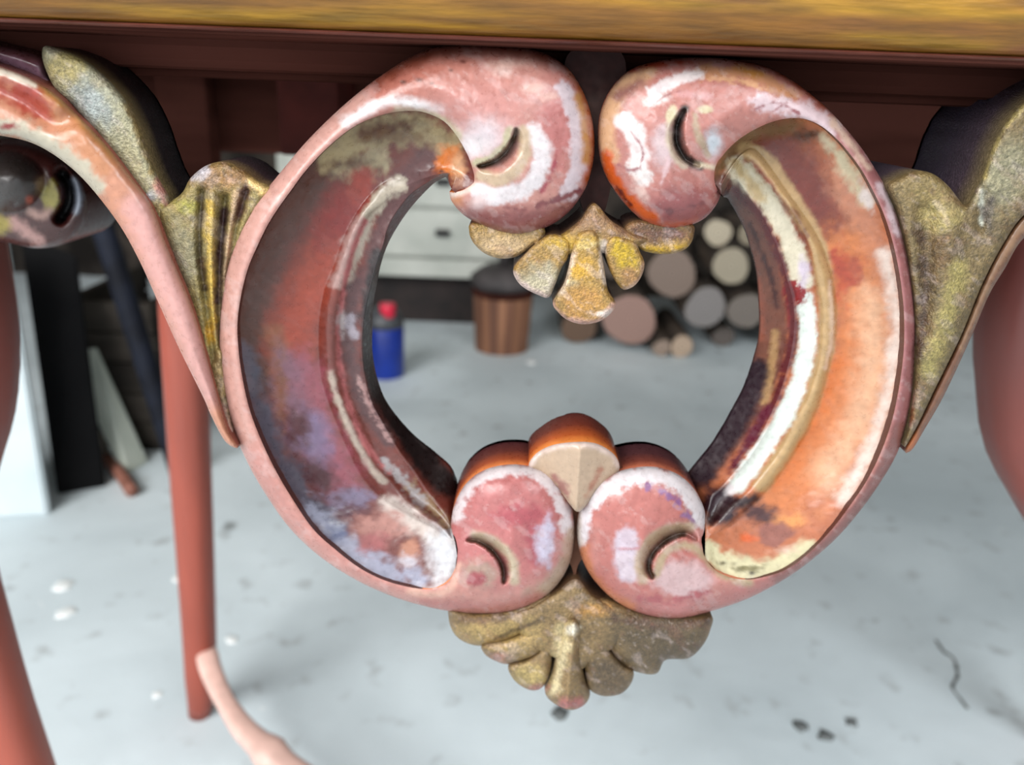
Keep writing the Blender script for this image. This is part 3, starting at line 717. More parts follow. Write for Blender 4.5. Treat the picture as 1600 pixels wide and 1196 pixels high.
shell([(900,905),(870,925),(835,945),(800,965),(830,1010),(870,1030),(900,1050),(930,1030),(970,1005),(1000,970),(960,950),(925,930)],
 [([(705,950),(701,966),(708,988),(724,1003),(752,1010),(790,1004),(830,985),(870,962),(890,935),(860,925),(800,950),(750,958)], 0.007, 0.006, 24),
  ([(754,1008),(758,1023),(776,1034),(796,1038),(834,1026),(860,1006),(872,982),(866,966),(830,984),(790,1000)], 0.006, 0.005, 18),
  ([(800,1036),(794,1046),(806,1066),(829,1079),(848,1074),(860,1050),(864,1020),(870,995),(850,1010),(825,1030)], 0.007, 0.004, 14),
  ([(880,975),(872,1010),(862,1050),(851,1078),(862,1097),(891,1110),(914,1101),(922,1082),(912,1055),(906,1020),(908,985),(898,968)], 0.004, 0.004, 12, lambda uv: 0.00022 * np.clip(np.abs(uv[:, 0] - (897 - (uv[:, 1] - 980) * 0.09)), 0, 30) - 0.003),
  ([(912,1010),(914,1050),(920,1076),(941,1088),(969,1085),(985,1070),(990,1050),(974,1040),(954,1020),(935,995)], 0.007, 0.004, 16),
  ([(915,935),(935,975),(948,1008),(970,1037),(997,1051),(1026,1053),(1040,1032),(1076,1029),(1098,1009),(1110,984),(1110,962),(1060,962),(1000,955),(950,935)], 0.006, 0.007, 34)],
 (138,112,74),
 [E(790,990,60,26,(174,146,92),12,8), P([(775,998),(805,985),(840,972)],3,(90,70,44),3,2), E(880,1000,14,30,(206,186,138),7,5), P([(884,1010),(872,1050),(866,1080)],7,(212,194,152),4,4), E(893,985,12,8,(214,204,184),3,3),  # left lobes and ridge facet painted lighter, as lit from the left
  E(890,1102,24,9,(170,104,98),5,5), E(830,1075,20,5,(176,110,104),4,4), E(775,1028,16,8,(170,120,100),6,5), E(925,955,24,8,(190,140,70),6,5), E(1030,1000,76,54,(92,76,54),20,8), E(950,1060,34,28,(98,80,58),10,6),  # right lobes darkened in colour for the shell's shaded side
  P([(960,968),(1030,978),(1105,972)],5,(80,56,40),6,5), E(830,1055,26,16,(180,156,100),6,6), P([(720,970),(760,970),(800,965)],4,(110,84,54),5,6)],
 33, 0.006, 'gilt scalloped shell hanging below the lower scroll heads')

# --- leaves and outer scroll bands
def fluted(lines, y0, h, r, ol):
    ring = np.vstack([ol, ol[:1]])
    def f(uv):
        d = pdist(uv, ring)[0]
        y = y0 + h * (1 - np.sqrt(np.clip(1 - (1 - np.clip(d / r, 0, 1)) ** 2, 0, 1)))
        for pts, dp, w in lines:
            q, t, g = pdist(uv, crom(pts, 24))
            y += dp * np.exp(-(q / w) ** 2)
        return y + 0.0003 * fbm(uv, 9, 3.1)
    return f
leafL = crom([(240,318),(262,316),(284,302),(298,278),(322,259),(348,253),(376,262),(402,282),(425,296),(404,330),(380,365),(364,410),(356,460),(352,520),(354,580),(362,650),(372,700),(352,668),(338,628),(322,570),(300,490),(272,410),(250,355)], 260, True)
lf = fluted([([(316,300),(312,380),(322,470),(335,560)],0.003,6),([(352,310),(345,390),(342,470),(345,540)],0.0045,7),([(385,300),(366,370),(355,440)],0.003,6),([(332,305),(330,390),(334,480),(342,560)],-0.0015,7)], 0.006, 0.004, 14, leafL)
leaf = carve('acanthus_leaf', leafL, lf, 0.034, lambda uv: paint(uv, (150,132,80),
  [E(280,400,34,60,(146,136,104),14,8), E(345,275,50,22,(140,104,60),10,7), P([(330,320),(328,400),(333,500)],6,(192,160,72),4,5), P([(350,330),(345,400),(342,470)],7,(70,44,40),4,4), P([(316,310),(313,380),(320,450)],4,(86,66,36),4,4),
   P([(372,300),(360,360),(352,440),(348,520)],6,(176,146,112),4,4), P([(388,290),(372,340)],6,(90,58,48),5,5), E(290,325,16,10,(150,142,60),6,5), E(330,520,8,18,(206,160,50),4,4), E(345,600,12,40,(160,132,90),8,6), P([(395,285),(412,300)],7,(226,190,120),4,3), E(312,268,16,10,(196,190,196),5,5,14,1,-40), P([(345,640),(360,680)],8,(198,150,138),6,3)], 0.36, 5, 41, 0.2, 0.64),
  [(110,90,60),(50,36,40),(30,24,28)], GOLD, table, 2.6)
leaf['label'] = 'gilt fluted acanthus leaf with a rounded top'
bladeL = crom([(70,72),(98,78),(130,92),(165,120),(195,155),(218,200),(232,240),(246,275),(266,312),(262,332),(246,346),(226,318),(196,272),(160,222),(120,172),(88,140),(74,115),(66,90)], 200, True)
blade = carve('leaf_blade', bladeL, dome_depth(bladeL, 0.006, 0.004, 16), 0.032, lambda uv: paint(uv, (156,150,120), [E(140,160,24,40,(150,156,152),14,8,14,1,-40), E(100,105,30,26,(160,144,92),10,7), P([(245,285),(258,318)],7,(190,130,116),5,4), E(215,260,14,40,(166,156,120),9,7,14,1,-25), E(235,318,7,20,(206,206,206),4,4), P([(200,165),(225,225),(240,270)],5,(150,130,84),4,5), E(245,325,12,10,(160,140,70),5,4)], 0.40, 4, 43, 0.2, 0.66), [(120,104,70),(34,28,30),(24,22,24)], GOLD, table, 2.6)
blade['label'] = 'pale worn gilt leaf blade'
bandL = crom([(-250,260),(-235,190),(-190,124),(-120,90),(-60,88),(-20,98),(0,104),(50,124),(92,152),(135,194),(170,232),(204,276),(238,324),(262,388),(300,480),(326,570),(342,628),(356,672),(372,700),(352,690),(330,650),(318,622),(280,545),(247,472),(215,402),(180,342),(122,272),(60,228),(0,212),(-60,208),(-120,216),(-170,244),(-205,290),(-235,300)], 340, True)
bl_lip = crom([(-60,90),(0,106),(50,128),(92,156)], 30)
def bandL_depth(uv):
    y = dome_depth(bandL, -0.001, 0.006, 26)(uv)
    d = pdist(uv, bl_lip)[0]
    return y + 0.004 * np.exp(-((d - 34) / 18) ** 2) * sstep(190, 60, uv[:, 0])
carve('apron_scroll', bandL, bandL_depth, 0.034, lambda uv: paint(uv, (212,146,116),
  [P([(215,330),(250,420),(290,510),(330,610)],24,(222,164,156),14,4), P([(60,150),(110,190),(160,250)],26,(206,138,96),14,6), E(40,150,44,22,(170,62,48),8,7,14,1,25), E(55,170,26,14,(176,74,56),6,5,14,1,30),
   P([(-40,190),(0,196),(50,212),(110,250),(150,292)],14,(204,192,170),6,7), E(10,198,14,5,(160,60,56),3,3), P([(-20,108),(10,114),(55,134)],5,(240,226,206),3,2), P([(70,140),(130,192),(175,242)],4,(200,140,80),5,4)], 0.10, 8, 45),  # includes a white highlight painted along the upper left edge
  [(140,80,66),(70,34,34),(46,26,28)], PAINT, table, 3)
capL = crom([(-150,92),(-110,62),(-60,54),(0,68),(40,78),(72,92),(78,118),(90,146),(50,122),(0,102),(-60,90),(-110,96)], 130, True)
carve('scroll_crown', capL, dome_depth(capL, 0.010, 0.008, 26), 0.05, lambda uv: paint(uv, (100,58,62), [P([(0,90),(50,112),(80,136)],7,(150,112,130),6,5)], 0.2, 9, 46), [(60,34,36),(30,22,24)], PAINT, table, 3.5)

bladeR = crom([(1830,176),(1790,128),(1730,106),(1670,118),(1625,140),(1600,160),(1576,185),(1560,212),(1548,238),(1536,274),(1522,300),(1510,320),(1500,314),(1482,291),(1458,272),(1432,267),(1406,276),(1386,292),(1402,330),(1412,368),(1421,420),(1428,480),(1430,540),(1428,600),(1420,660),(1412,700),(1432,668),(1462,606),(1502,524),(1534,446),(1566,384),(1600,336),(1660,292),(1720,270),(1780,272),(1825,240)], 330, True)
brf = fluted([([(1446,330),(1446,420),(1440,520)],0.002,14),([(1534,330),(1540,300),(1532,360)],0.0015,8),([(1485,350),(1478,450),(1455,560)],-0.002,22)], 0.003, 0.004, 14, bladeR)
leafr = carve('acanthus_leaf', bladeR, brf, 0.052, lambda uv: paint(uv, (126,106,70),
  [E(1570,270,36,60,(150,142,112),16,8,14,1,25), E(1455,300,36,30,(136,116,72),12,7), P([(1440,360),(1446,450),(1436,560)],9,(84,62,44),7,8,10), E(1470,400,16,30,(116,90,56),8,9), P([(1500,420),(1478,500),(1450,580)],12,(168,152,92),9,7), P([(1534,300),(1534,350)],3,(206,206,190),3,2), E(1545,330,9,24,(90,80,70),7,6), P([(1600,162),(1560,215),(1536,275)],4,(190,170,110),3,4), E(1470,340,26,24,(164,146,90),9,9), P([(1422,600),(1422,660)],5,(150,86,50),5,4)], 0.42, 4, 47, 0.25, 0.56),
  [(104,90,62),(66,54,62),(58,50,62),(50,44,56)], GOLD, table, 2.6)
leafr['label'] = 'gilt smooth acanthus leaf with a notched top'
bandR = crom([(1412,704),(1432,666),(1462,604),(1502,522),(1534,444),(1566,382),(1600,334),(1660,288),(1720,266),(1780,270),(1830,300),(1836,340),(1790,308),(1730,304),(1660,330),(1600,372),(1570,420),(1545,462),(1516,530),(1476,616),(1444,672),(1424,704)], 200, True)
carve('apron_scroll', bandR, dome_depth(bandR, 0.007, 0.004, 10), 0.05, lambda uv: paint(uv, (128,84,60), [P([(1600,350),(1550,430),(1500,540)],6,(156,118,88),5,5), E(1425,690,14,20,(170,96,50),6,4)], 0.2, 8, 48), [(90,50,42),(60,34,34)], PAINT, table, 3)

# --- legs, knees, stretcher
def leg_cols(n, a=(168,84,62), b=(150,70,54)):
    t = np.linspace(0, 1, n)[:, None]
    return lin(a) * (1 - t) + lin(b) * t
rl = on_y([[285,330],[286,480],[296,700],[307,900],[314,1060],[314,1132]], 0.516)
rl[-1, 2] = 0.0; rl = np.vstack([[rl[0, 0] - 0.004, 0.516, ZB], rl])
p = crom(rl, 40); hw = np.interp(p[:, 2], [0, 0.05, 0.35, 0.74], [0.0125, 0.0175, 0.021, 0.024])
def rear_leg(path): return tube('leg', path, np.c_[hw, hw], wood_red, table, TABLE, 24, (0, 1, 0), leg_cols(40, (150,70,54), (142,66,50)), 2.3)
rear_leg(p)
p2 = p.copy(); p2[:, 0] = 0.30 - (p2[:, 0] - p2[0, 0]) * 1 + 0.33
rear_leg(p2)
YL = 0.14
def front_leg(px, wd, a, b, foot):
    q = on_y(px, YL); sc = np.linalg.norm(q - CAM_LOC, axis=1) / FPX * 0.95
    r = np.array(wd) * sc
    q = np.vstack([q, foot]); r = np.r_[r, r[-1] * 0.85]
    pq = crom(np.c_[q, r], 60)
    rr = pq[:, 3]
    return tube('leg', pq[:, :3], np.c_[rr, rr * 0.9], wood_red, table, TABLE, 24, (0, 1, 0), leg_cols(60, a, b), 2.6)
e = on_y([[90, 1330]], YL)[0]
front_leg([[-76,150],[-66,300],[-58,400],[-48,480],[-46,560],[-54,640],[-72,720],[-80,800],[-64,890],[-38,980],[-8,1080],[26,1190]], [40,46,52,54,56,56,52,46,42,40,38,38], (84,32,27), (172,82,60), (e[0] + 0.02, YL, 0.0))  # dark top colour is painted shade from the tabletop
e = on_y([[1500, 1400]], YL)[0]
front_leg([[1640,250],[1632,330],[1626,400],[1618,460],[1614,530],[1616,600],[1618,680],[1650,760],[1690,850],[1710,950],[1700,1080],[1670,1200]], [40,46,58,66,70,68,62,54,46,42,40,38], (96,42,36), (160,80,64), (e[0] + 0.04, YL, 0.0))  # coloured darker at the top for the shade under the table
kn = crom([(-60,236),(-10,222),(50,228),(100,254),(130,292),(136,330),(124,362),(98,382),(56,388),(0,378),(-60,380)], 160, True)
kp = crom([(98,272),(108,292),(108,318),(96,340)], 20)
def knee_depth(uv):
    y = dome_depth(kn, 0.085, 0.012, 40)(uv)
    d, t, g = pdist(uv, kp)
    y += 0.012 * np.exp(-(d / 9) ** 2)
    k = np.hypot((uv[:, 0] - 10) / 60, (uv[:, 1] - 285) / 48)
    return y - 0.012 * np.clip(1 - k * k, 0, 1)
knee = carve('knee_scroll', kn, knee_depth, 0.13, lambda uv: paint(uv, (78,34,30), [E(10,285,48,48,(70,60,56),10,4), P([(98,272),(108,292),(108,318),(96,340)],8,(22,18,22),4,1), P([(116,282),(124,306),(120,330)],6,(170,176,190),4,2), E(80,308,13,22,(176,160,74),4,3), E(62,285,8,10,(150,120,90),5,3), P([(46,330),(62,338),(78,330)],6,(180,140,128),4,2), E(47,312,6,6,(170,80,60),3,2), P([(20,345),(40,362),(62,378)],10,(196,148,140),5,3), E(0,350,14,14,(180,158,70),6,4)], 0.15, 8, 50), [(60,28,26),(34,20,20)], PAINT, table, 3)
# curved cross stretcher reaching forward from the rear leg
st = on_z([[329,1022],[326,1040],[334,1062],[352,1096],[378,1136],[402,1160],[430,1184],[470,1216],[540,1262],[640,1300]], 0.085)
st[:, 2] += np.array([0.012, 0.010, 0.004, 0, 0, 0.0, 0, 0, 0.0, 0.0])
st = np.vstack([st, [[0.02, 0.16, 0.085], [0.16, 0.10, 0.085], [0.30, 0.13, 0.09], [0.36, 0.14, 0.10]]])
p = crom(st, 90)
w = np.interp(np.linspace(0, 1.9, 90), [0, 0.04, 0.1, 0.2, 0.36, 0.40, 0.44, 0.6, 1], [0.007, 0.0125, 0.0115, 0.010, 0.013, 0.018, 0.0135, 0.015, 0.018])
tube('stretcher', p, np.c_[w, w * 0.8], wood_red, table, TABLE, 20, (0, 0, 1), np.tile(lin((220,182,170)), (90, 1)), 2.6)['label'] = 'pale pink carved cross stretcher'
nb = on_z([[405,1132]], 0.105)[0]

# ------------------------------------------------------------------ things behind
def cyl(name, loc, r, h, mat, parent=None, origin=None, seg=32, prof=None, axis='Z'):
    """lathe: prof = [(radius factor, height factor)]"""
    prof = prof or [(0, 0), (0.97, 0), (1, 0.02), (1, 0.98), (0.97, 1), (0, 1)]
    th = np.linspace(0, 2 * math.pi, seg, endpoint=False); V = []; F = []
    for pr, ph in prof:
        x = np.cos(th) * r * pr; y = np.sin(th) * r * pr; z = np.full(seg, ph * h)
        V.append(np.c_[x, y, z] if axis == 'Z' else np.c_[x, z, y])
    for i in range(len(prof) - 1):
        for j in range(seg):
            k = (j + 1) % seg
            f = (i * seg + j, i * seg + k, (i + 1) * seg + k, (i + 1) * seg + j)
            F.append(f if axis == 'Z' else f[::-1])
    V = np.vstack(V)
    if parent is None: return to_obj(name, V + np.array(loc), F, mat, None, loc)
    return to_obj(name, V + np.array(loc), F, mat, parent, origin)

# white chest of drawers
YD = 2.20
dl = on_y([[440, 432]], YD)[0]; dr = on_y([[782, 430]], YD)[0]
zb = dl[2] * 0.5 + dr[2] * 0.5
white = noise_material('aged_white_paint', (160,164,156), (188,190,182), 6, 0.5, 0.05)
dark_metal = noise_material('dark_metal', (24,24,26), (46,44,44), 20, 0.4, 0.05, metallic=0.6)
ox = (dl[0] + dr[0]) / 2
dro = (ox, YD + 0.2, 0)
shade_black = noise_material('shade_black', (26,20,20), (42,32,30), 20, 0.8, 0.1)  # black for the panel that stands in for shadow under the chest
dresser = empty('chest_of_drawers', dro, 'white chest of drawers on short legs against the dark back wall', 'dresser')
top = 0.86
box('carcass', (dl[0], YD + 0.02, zb), (dr[0], YD + 0.40, top), white, dresser, dro, 0.004)
box('top_board', (dl[0] - 0.02, YD - 0.01, top), (dr[0] + 0.02, YD + 0.41, top + 0.025), white, dresser, dro, 0.004)
box('base_trim', (dl[0], YD, zb), (dr[0], YD + 0.02, zb + 0.055), white, dresser, dro, 0.003)
z0 = zb + 0.065; hh = (top - z0 - 0.02) / 4
kz = on_y([[692, 355]], YD)[0]
for i in range(4):
    d = box('drawer', (dl[0] + 0.02, YD, z0 + i * hh), (dr[0] - 0.02, YD + 0.02, z0 + (i + 1) * hh - 0.010), white, dresser, dro, 0.003)
    for kx in (kz[0], 2 * ox - kz[0]):
        zc = z0 + (i + 0.5) * hh
        h = box('handle', (kx - 0.022, YD - 0.022, zc - 0.010), (kx + 0.022, YD, zc + 0.010), dark_metal, d, dro, 0.006)
box('shade_panel', (dl[0] + 0.02, YD + 0.08, 0.0), (dr[0] - 0.02, YD + 0.10, zb), shade_black, dresser, dro, 0.002)  # added black panel in place of the shadow under the chest
for x in (dl[0] + 0.03, dr[0] - 0.07):
    for y in (YD + 0.12, YD + 0.34):
        box('leg', (x, y, 0), (x + 0.04, y + 0.04, zb), dark_red, dresser, dro, 0.004)

# blue canister with grey shoulder and red cap
cb = on_z([[597, 596]], 0)[0]; co_ = (cb[0], cb[1] + 0.055, 0)
blue = noise_material('blue_plastic', (8,38,124), (14,50,150), 12, 0.4, 0.05)
gplast = noise_material('grey_plastic', (54,56,60), (72,74,78), 12, 0.45, 0.05)
redp = noise_material('red_plastic', (190,20,50), (210,30,64), 12, 0.4, 0.05)
can = empty('canister', co_, 'small blue canister with grey shoulder and red cap on the floor', 'canister')
cyl('body', (co_[0], co_[1], 0), 0.050, 0.135, blue, can, co_)
cyl('shoulder', (co_[0], co_[1], 0.135), 0.050, 0.050, gplast, can, co_, prof=[(0, 0), (1, 0), (1, 0.3), (0.75, 0.8), (0.4, 1), (0, 1)])
cyl('cap', (co_[0] + 0.012, co_[1] - 0.02, 0.165), 0.020, 0.034, redp, can, co_)

# wooden tub with staves and a dark pot on it
tb = on_z([[782, 558]], 0)[0]; rt = 47 * np.linalg.norm(tb - CAM_LOC) / FPX
to_ = (tb[0], tb[1] + rt, 0)
tub = empty('wooden_tub', to_, 'brown wooden tub of upright staves under a dark pot', 'tub')
stw = [noise_material('stave_wood', (112,74,52), (150,104,76), 20, 0.7, 0.3, stretch=(1, 1, 0.1)), noise_material('stave_wood', (94,60,44), (128,86,64), 20, 0.7, 0.3, stretch=(1, 1, 0.1))]
hT = 0.165; nst = 22
for i in range(nst):
    a0 = 2 * math.pi * i / nst; a1 = 2 * math.pi * (i + 0.93) / nst
    V = []
    for z, rr in ((0, 0.90), (hT, 1.0)):
        for a in (a0, (a0 + a1) / 2, a1):
            V.append((to_[0] + math.cos(a) * rt * rr, to_[1] + math.sin(a) * rt * rr, z))
        for a in (a1, a0):
            V.append((to_[0] + math.cos(a) * (rt - 0.012) * rr, to_[1] + math.sin(a) * (rt - 0.012) * rr, z))
    F = [(4, 3, 2, 1, 0), (5, 6, 7, 8, 9)] + [(k, (k + 1) % 5, 5 + (k + 1) % 5, 5 + k) for k in range(5)]
    to_obj('stave', V, F, stw[i % 2], tub, to_, smooth=False)
cyl('bottom', (to_[0], to_[1], 0.012), rt * 0.88, 0.012, stw[1], tub, to_)
cyl('lid', (to_[0], to_[1], hT), rt * 1.02, 0.015, dark_red, tub, to_)
pot = empty('cooking_pot', (to_[0], to_[1], hT + 0.015), 'squat dark grey metal pot standing on the wooden tub', 'pot')
po = (to_[0], to_[1], hT + 0.015)
dgrey = noise_material('sooty_metal', (46,42,42), (74,68,68), 14, 0.7, 0.2)
cyl('body', po, rt * 1.12, 0.07, dgrey, pot, po, prof=[(0, 0), (0.8, 0), (1, 0.3), (0.98, 0.55), (0.7, 0.85), (0.5, 1), (0, 1)])
cyl('knob', (po[0], po[1], po[2] + 0.07), 0.022, 0.06, dgrey, pot, po, prof=[(0, 0), (0.8, 0), (0.7, 0.5), (1, 0.8), (0.6, 1), (0, 1)])

# firewood: each log its own thing, cut end towards us
def log_material(c):
    m, nt, b = nmat('cut_wood')
    tc = N(nt, 'ShaderNodeTexCoord')
    w = N(nt, 'ShaderNodeTexWave', wave_type='RINGS', rings_direction='Y'); w.inputs['Scale'].default_value = 30; w.inputs['Distortion'].default_value = 2.5
    nt.links.new(tc.outputs['Object'], w.inputs['Vector'])
    cr = N(nt, 'ShaderNodeValToRGB'); c = np.array(c)
    cr.color_ramp.elements[0].color = (*lin(c * 0.86), 1); cr.color_ramp.elements[1].color = (*lin(np.minimum(c * 1.06, 250)), 1)
    nt.links.new(w.outputs['Fac'], cr.inputs[0]); nt.links.new(cr.outputs[0], b.inputs['Base Color'])
    b.inputs['Roughness'].default_value = 0.85
    return m
bark = noise_material('bark', (44,36,30), (86,72,60), 25, 0.9, 0.8, stretch=(1, 0.2, 1))
YLOG = 2.06
logs = [  # drawing centre, radius, colour, label, depth offset
 (1050,428,40,(150,130,118),'large round log with a grey-brown end, above the pinkish one',0.02),
 (984,500,44,(178,142,130),'large pinkish-ended log standing on the floor left of the pile',-0.02),
 (1122,364,22,(206,192,168),'small pale cream log, topmost in the gap beside the ring',0.03),
 (1142,416,30,(184,172,150),'beige log just below the topmost cream one',0.0),
 (1102,481,34,(150,144,142),'grey-ended log in the middle of the right side of the pile',-0.01),
 (1166,486,30,(136,126,118),'brownish-grey log at the right edge of the ring opening',0.0),
 (1068,520,19,(204,178,154),'small tan log on the floor in front of the pile',-0.06),
 (1036,527,15,(170,148,132),'smallest log, on the floor beside the small tan one',-0.06),
 (1170,366,17,(160,148,126),'dim beige log half hidden by the ring at the top right',0.06),
 (905,516,30,(118,92,74),'dark brown log on the floor just right of the wooden tub',0.04),
 (958,412,24,(96,84,76),'dark log behind the upper gilt shell',0.08),
 (1225,505,34,(140,128,118),'grey-brown log on the floor behind the right arm of the ring',0.05),
 (1130,530,18,(110,100,94),'small dark log on the floor under the grey-ended one',0.06),
]
for i, (px, py, r, c, lab, dy) in enumerate(logs):
    y = YLOG + dy
    ctr = on_y([[px, py]], y)[0]; rad = r * np.linalg.norm(ctr - CAM_LOC) / FPX * 0.93
    if py > 495: ctr[2] = max(rad, ctr[2]) if py < 510 else rad
    rs = np.random.RandomState(i); seg = 28; th = np.linspace(0, 2 * math.pi, seg, endpoint=False)
    ir = 1 + 0.05 * np.sin(2 * th + rs.rand() * 6) + 0.035 * np.sin(3 * th + rs.rand() * 6) + 0.02 * rs.randn(seg) * 0.5
    L = 0.30 + 0.04 * rs.rand()
    rg = lambda k, yy: np.c_[ctr[0] + np.cos(th) * rad * ir * k, np.full(seg, yy), ctr[2] + np.sin(th) * rad * ir * k]
    c = tuple(v * 0.86 for v in c)
    root = empty('log', (ctr[0], y, ctr[2]), lab, 'log', 'firewood logs in the pile')
    og = (ctr[0], y, ctr[2])
    V = np.vstack([rg(0.97, y), rg(1.0, y + 0.008), rg(1.0, y + L * 0.5), rg(1.0, y + L)])
    F = []
    for a in range(3):
        for j in range(seg):
            k = (j + 1) % seg
            F.append((a * seg + j, (a + 1) * seg + j, (a + 1) * seg + k, a * seg + k))
    F.append(tuple(range(3 * seg, 4 * seg))[::-1])
    to_obj('bark', V, F, bark, root, og)
    rings = [rg(k, y - 0.002 * (1 - k)) for k in (0.97, 0.6, 0.25)]
    V = np.vstack(rings + [np.array([[ctr[0], y - 0.002, ctr[2]]])]); F = []
    for a in range(2):
        for j in range(seg):
            k = (j + 1) % seg
            F.append((a * seg + j, a * seg + k, (a + 1) * seg + k, (a + 1) * seg + j))
    F += [(2 * seg + j, 2 * seg + (j + 1) % seg, 3 * seg) for j in range(seg)]
    to_obj('cut_end', V, F, log_material(c), root, og)

# left: leaning boards and dim clutter
def board(name, corners, thick, mat, label, cat):
    """upright or leaning board from four world corners (front face), given thickness backwards"""
    Cn = np.array(corners, float)
    n = np.cross(Cn[1] - Cn[0], Cn[3] - Cn[0]); n /= np.linalg.norm(n)
    if n[1] < 0: n = -n
    V = np.vstack([Cn, Cn + n * thick])
    import bmesh
    bm = bmesh.new(); o = Cn.mean(0); o[2] = 0
    bv = [bm.verts.new(Vector(v - o)) for v in V]
    for f in [(0, 1, 2, 3), (7, 6, 5, 4), (0, 4, 5, 1), (1, 5, 6, 2), (2, 6, 7, 3), (3, 7, 4, 0)]: bm.faces.new([bv[i] for i in f])
    bmesh.ops.recalc_face_normals(bm, faces=bm.faces[:])
    bmesh.ops.bevel(bm, geom=bm.edges[:], offset=min(0.004, thick * 0.3), segments=2, affect='EDGES')
    me = bpy.data.meshes.new(name); bm.to_mesh(me); bm.free(); me.materials.append(mat)
    ob = bpy.data.objects.new(name, me); C.objects.link(ob); ob.location = o
    return tag(ob, label, cat)
whiteb = noise_material('white_board', (186,200,204), (208,218,222), 5, 0.5, 0.05)
a = on_z([[-150, 820]], 0)[0]; b = on_z([[76, 806]], 0)[0]
tp = on_y([[6, 372]], b[1] + 0.10)[0]
board('white_panel', [a, b, tp, (a[0] - (b[0] - tp[0]), a[1] + 0.10, tp[2])], 0.02, whiteb, 'large white panel leaning at the left edge of the view', 'panel')
blackb = noise_material('black_board', (9,9,11), (16,16,17), 8, 0.8, 0.1, spec=0.1)
a = on_z([[60, 800]], 0)[0]; b = on_z([[140, 786]], 0)[0]; a[1] += 0.06; b[1] += 0.06
t1 = on_y([[30, 360]], b[1] + 0.12)[0]; t2 = on_y([[120, 400]], b[1] + 0.12)[0]
board('black_panel', [a, b, t2, t1], 0.02, blackb, 'tall black panel leaning behind the white one', 'panel')
greyb = noise_material('grey_green_board', (190,198,186), (212,218,206), 8, 0.6, 0.1)
a = on_z([[200, 742]], 0.0)[0]; b = on_z([[234, 722]], 0.0)[0]
t2 = on_y([[152, 540]], a[1] + 0.10)[0]; t1 = on_y([[112, 549]], a[1] + 0.10)[0]
board('plank', [a, b, t2, t1], 0.02, greyb, 'short pale grey-green plank leaning against the clutter', 'plank')
crate_m = noise_material('dim_crate', (34,31,29), (60,55,50), 14, 0.9, 0.4, spec=0.1, stretch=(0.2, 1, 1))
def crate(px0, px1, py_top, py_floor, depth, label):
    a = on_z([[px0, py_floor]], 0)[0]; b = on_z([[px1, py_floor]], 0)[0]
    yy = a[1]; zt = on_y([[(px0 + px1) / 2, py_top]], yy)[0, 2]
    x0 = on_y([[px0, py_floor]], yy)[0, 0]; x1 = on_y([[px1, py_floor]], yy)[0, 0]
    og = ((x0 + x1) / 2, yy + depth / 2, 0)
    r = empty('crate', og, label, 'crate')
    nb_ = 5; h = zt / nb_
    for k in range(nb_):
        z0, z1 = k * h, (k + 0.93) * h
        box('slat', (x0, yy, z0), (x1, yy + 0.015, z1), crate_m, r, og, 0.002)
        box('slat', (x1 - 0.015, yy + 0.016, z0), (x1, yy + depth, z1), crate_m, r, og, 0.002)
        box('slat', (x0, yy + 0.016, z0), (x0 + 0.015, yy + depth, z1), crate_m, r, og, 0.002)
    box('bottom', (x0 + 0.016, yy + 0.016, 0.0), (x1 - 0.016, yy + depth, 0.015), crate_m, r, og, 0.002)
crate(128, 262, 470, 700, 0.35, 'dark slatted crate behind the leaning grey-green plank')
stick_m = noise_material('brown_stick', (120,76,62), (160,106,90), 20, 0.7, 0.2)
p0 = on_z([[206, 768]], 0.012)[0]; p1 = on_z([[166, 716]], 0.012)[0]
o = tube('stick', crom([p0, (p0 + p1) / 2 + np.array([0.004, 0, 0]), p1], 10), np.full((10, 2), 0.012), stick_m, None, (p0[0], p0[1], 0), 10, (0, 0, 1)); tag(o, 'short reddish-brown stick lying on the floor by the plank', 'stick')
pale = noise_material('pale_block', (150,140,128), (178,168,156), 20, 0.8, 0.2)
s0 = on_z([[148, 712]], 0)[0]
o = cyl('log', (s0[0], s0[1], 0), 0.020, 0.05, pale, seg=14, prof=[(0, 0), (0.9, 0), (1, 0.1), (0.97, 0.9), (0.85, 1), (0, 1)]); tag(o, 'small pale log stub standing beside the brown stick', 'log')
post_m = noise_material('navy_post', (14,16,24), (26,30,42), 20, 0.7, 0.1, spec=0.2)
q0 = on_z([[268, 745]], 0)[0]; q1 = on_y([[150, 320]], q0[1] + 0.05)[0]
q0[0] += 0.02
o = tube('pole', crom([q0 + np.array([0, 0, 0.0]), (q0 + q1) / 2, q1], 12), np.full((12, 2), 0.02), post_m, None, (q0[0], q0[1], 0), 12, (0, 1, 0)); tag(o, 'dark navy pole leaning up behind the left apron scroll', 'pole')

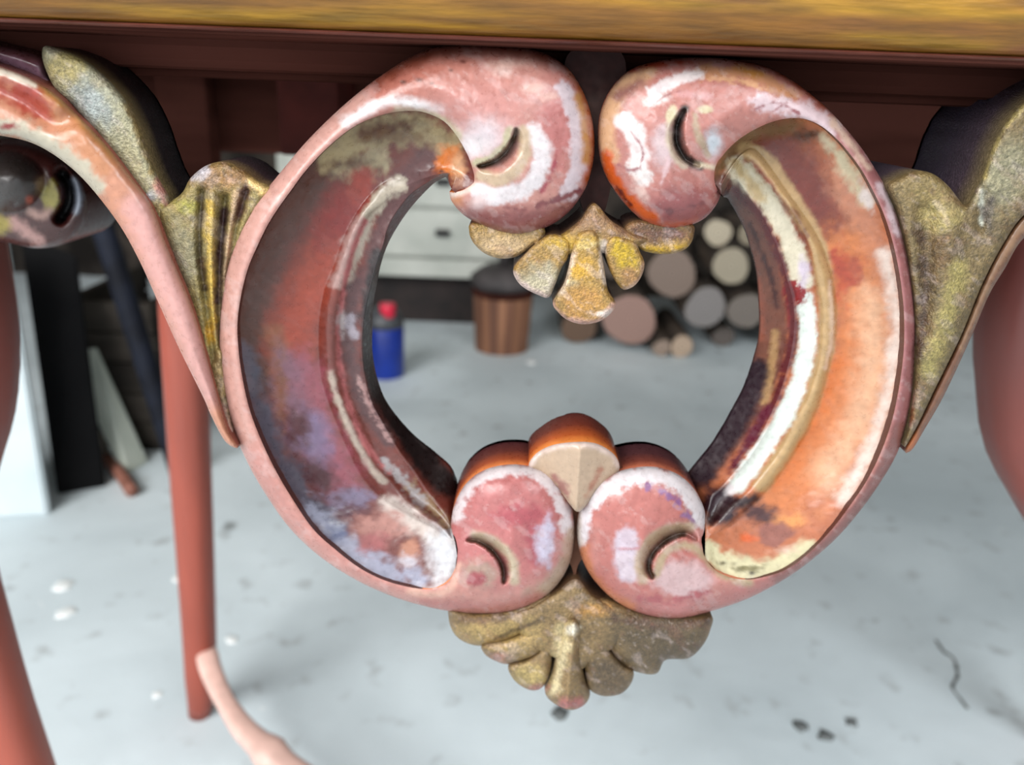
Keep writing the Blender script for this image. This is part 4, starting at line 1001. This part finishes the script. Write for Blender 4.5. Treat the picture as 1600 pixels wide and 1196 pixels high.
# crumbs and chips on the floor
chip_w = noise_material('white_chip', (226,232,232), (244,246,246), 30, 0.7, 0.1)
chip_d = noise_material('dark_chip', (74,78,78), (110,114,114), 30, 0.8, 0.3)
def chip(px, py, r, mat, label, name, cat, i, flat=0.35, el=1.0):
    c = on_z([[px, py]], 0)[0]; rad = r * np.linalg.norm(c - CAM_LOC) / FPX
    rs = np.random.RandomState(100 + i); seg = 14; th = np.linspace(0, 2 * math.pi, seg, endpoint=False)
    ir = 1 + 0.22 * rs.randn(seg).clip(-1.2, 1.2)
    V = []
    for k, z in ((1.0, 0.0), (0.95, 0.5), (0.55, 1.0)):
        V.append(np.c_[c[0] + np.cos(th) * rad * ir * k * el, c[1] + np.sin(th) * rad * ir * k, np.full(seg, z * rad * flat)])
    V = np.vstack(V); F = []
    for a in range(2):
        for j in range(seg):
            k = (j + 1) % seg
            F.append((a * seg + j, a * seg + k, (a + 1) * seg + k, (a + 1) * seg + j))
    F.append(tuple(range(2 * seg, 3 * seg))); F.append(tuple(range(seg))[::-1])
    tag(to_obj(name, V, F, mat, None, (c[0], c[1], 0)), label, cat)
for i, (px, py, r, lab) in enumerate([(98,916,13,'larger white plaster flake on the floor left of the rear leg'),(102,958,12,'white plaster flake nearest the curved front leg'),(278,904,9,'white plaster flake just left of the rear leg'),(362,1000,9,'white plaster flake right of the rear leg foot'),(246,1086,7,'small white plaster flake left of the rear leg foot'),(830,566,9,'white plaster flake beside the wooden tub')]):
    chip(px, py, r, chip_w, lab, 'plaster_flake', 'flake', i, 0.15)
for i, (px, py, r, lab) in enumerate([(874,1116,12,'dark pebble just below the lower gilt shell'),(1252,1136,10,'dark pebble lower right, left of a close pair'),(1290,1152,11,'dark pebble lower right, nearest the frame bottom'),(1330,1130,8,'smallest dark pebble of the three at lower right')]):
    chip(px, py, r, chip_d, lab, 'pebble', 'pebble', 20 + i, 0.5)

ck = [(1462,1000),(1474,1018),(1490,1030),(1496,1056),(1488,1074),(1500,1092),(1512,1108)]
cw = crom(np.c_[on_z(ck, 0.0006)[:, :2], np.full(len(ck), 0.0006)], 40)
wd = 0.0025 * (0.5 + np.abs(fbm(np.c_[np.arange(40) * 3.0, np.zeros(40)], 12)))
V = np.vstack([cw - np.c_[wd, np.zeros(40), np.zeros(40)], cw + np.c_[wd, np.zeros(40), np.zeros(40)]])
fl = bpy.data.objects['floor']
to_obj('crack', V, [(i, 40 + i, 41 + i, i + 1) for i in range(39)], chip_d, fl, tuple(fl.location), smooth=False)
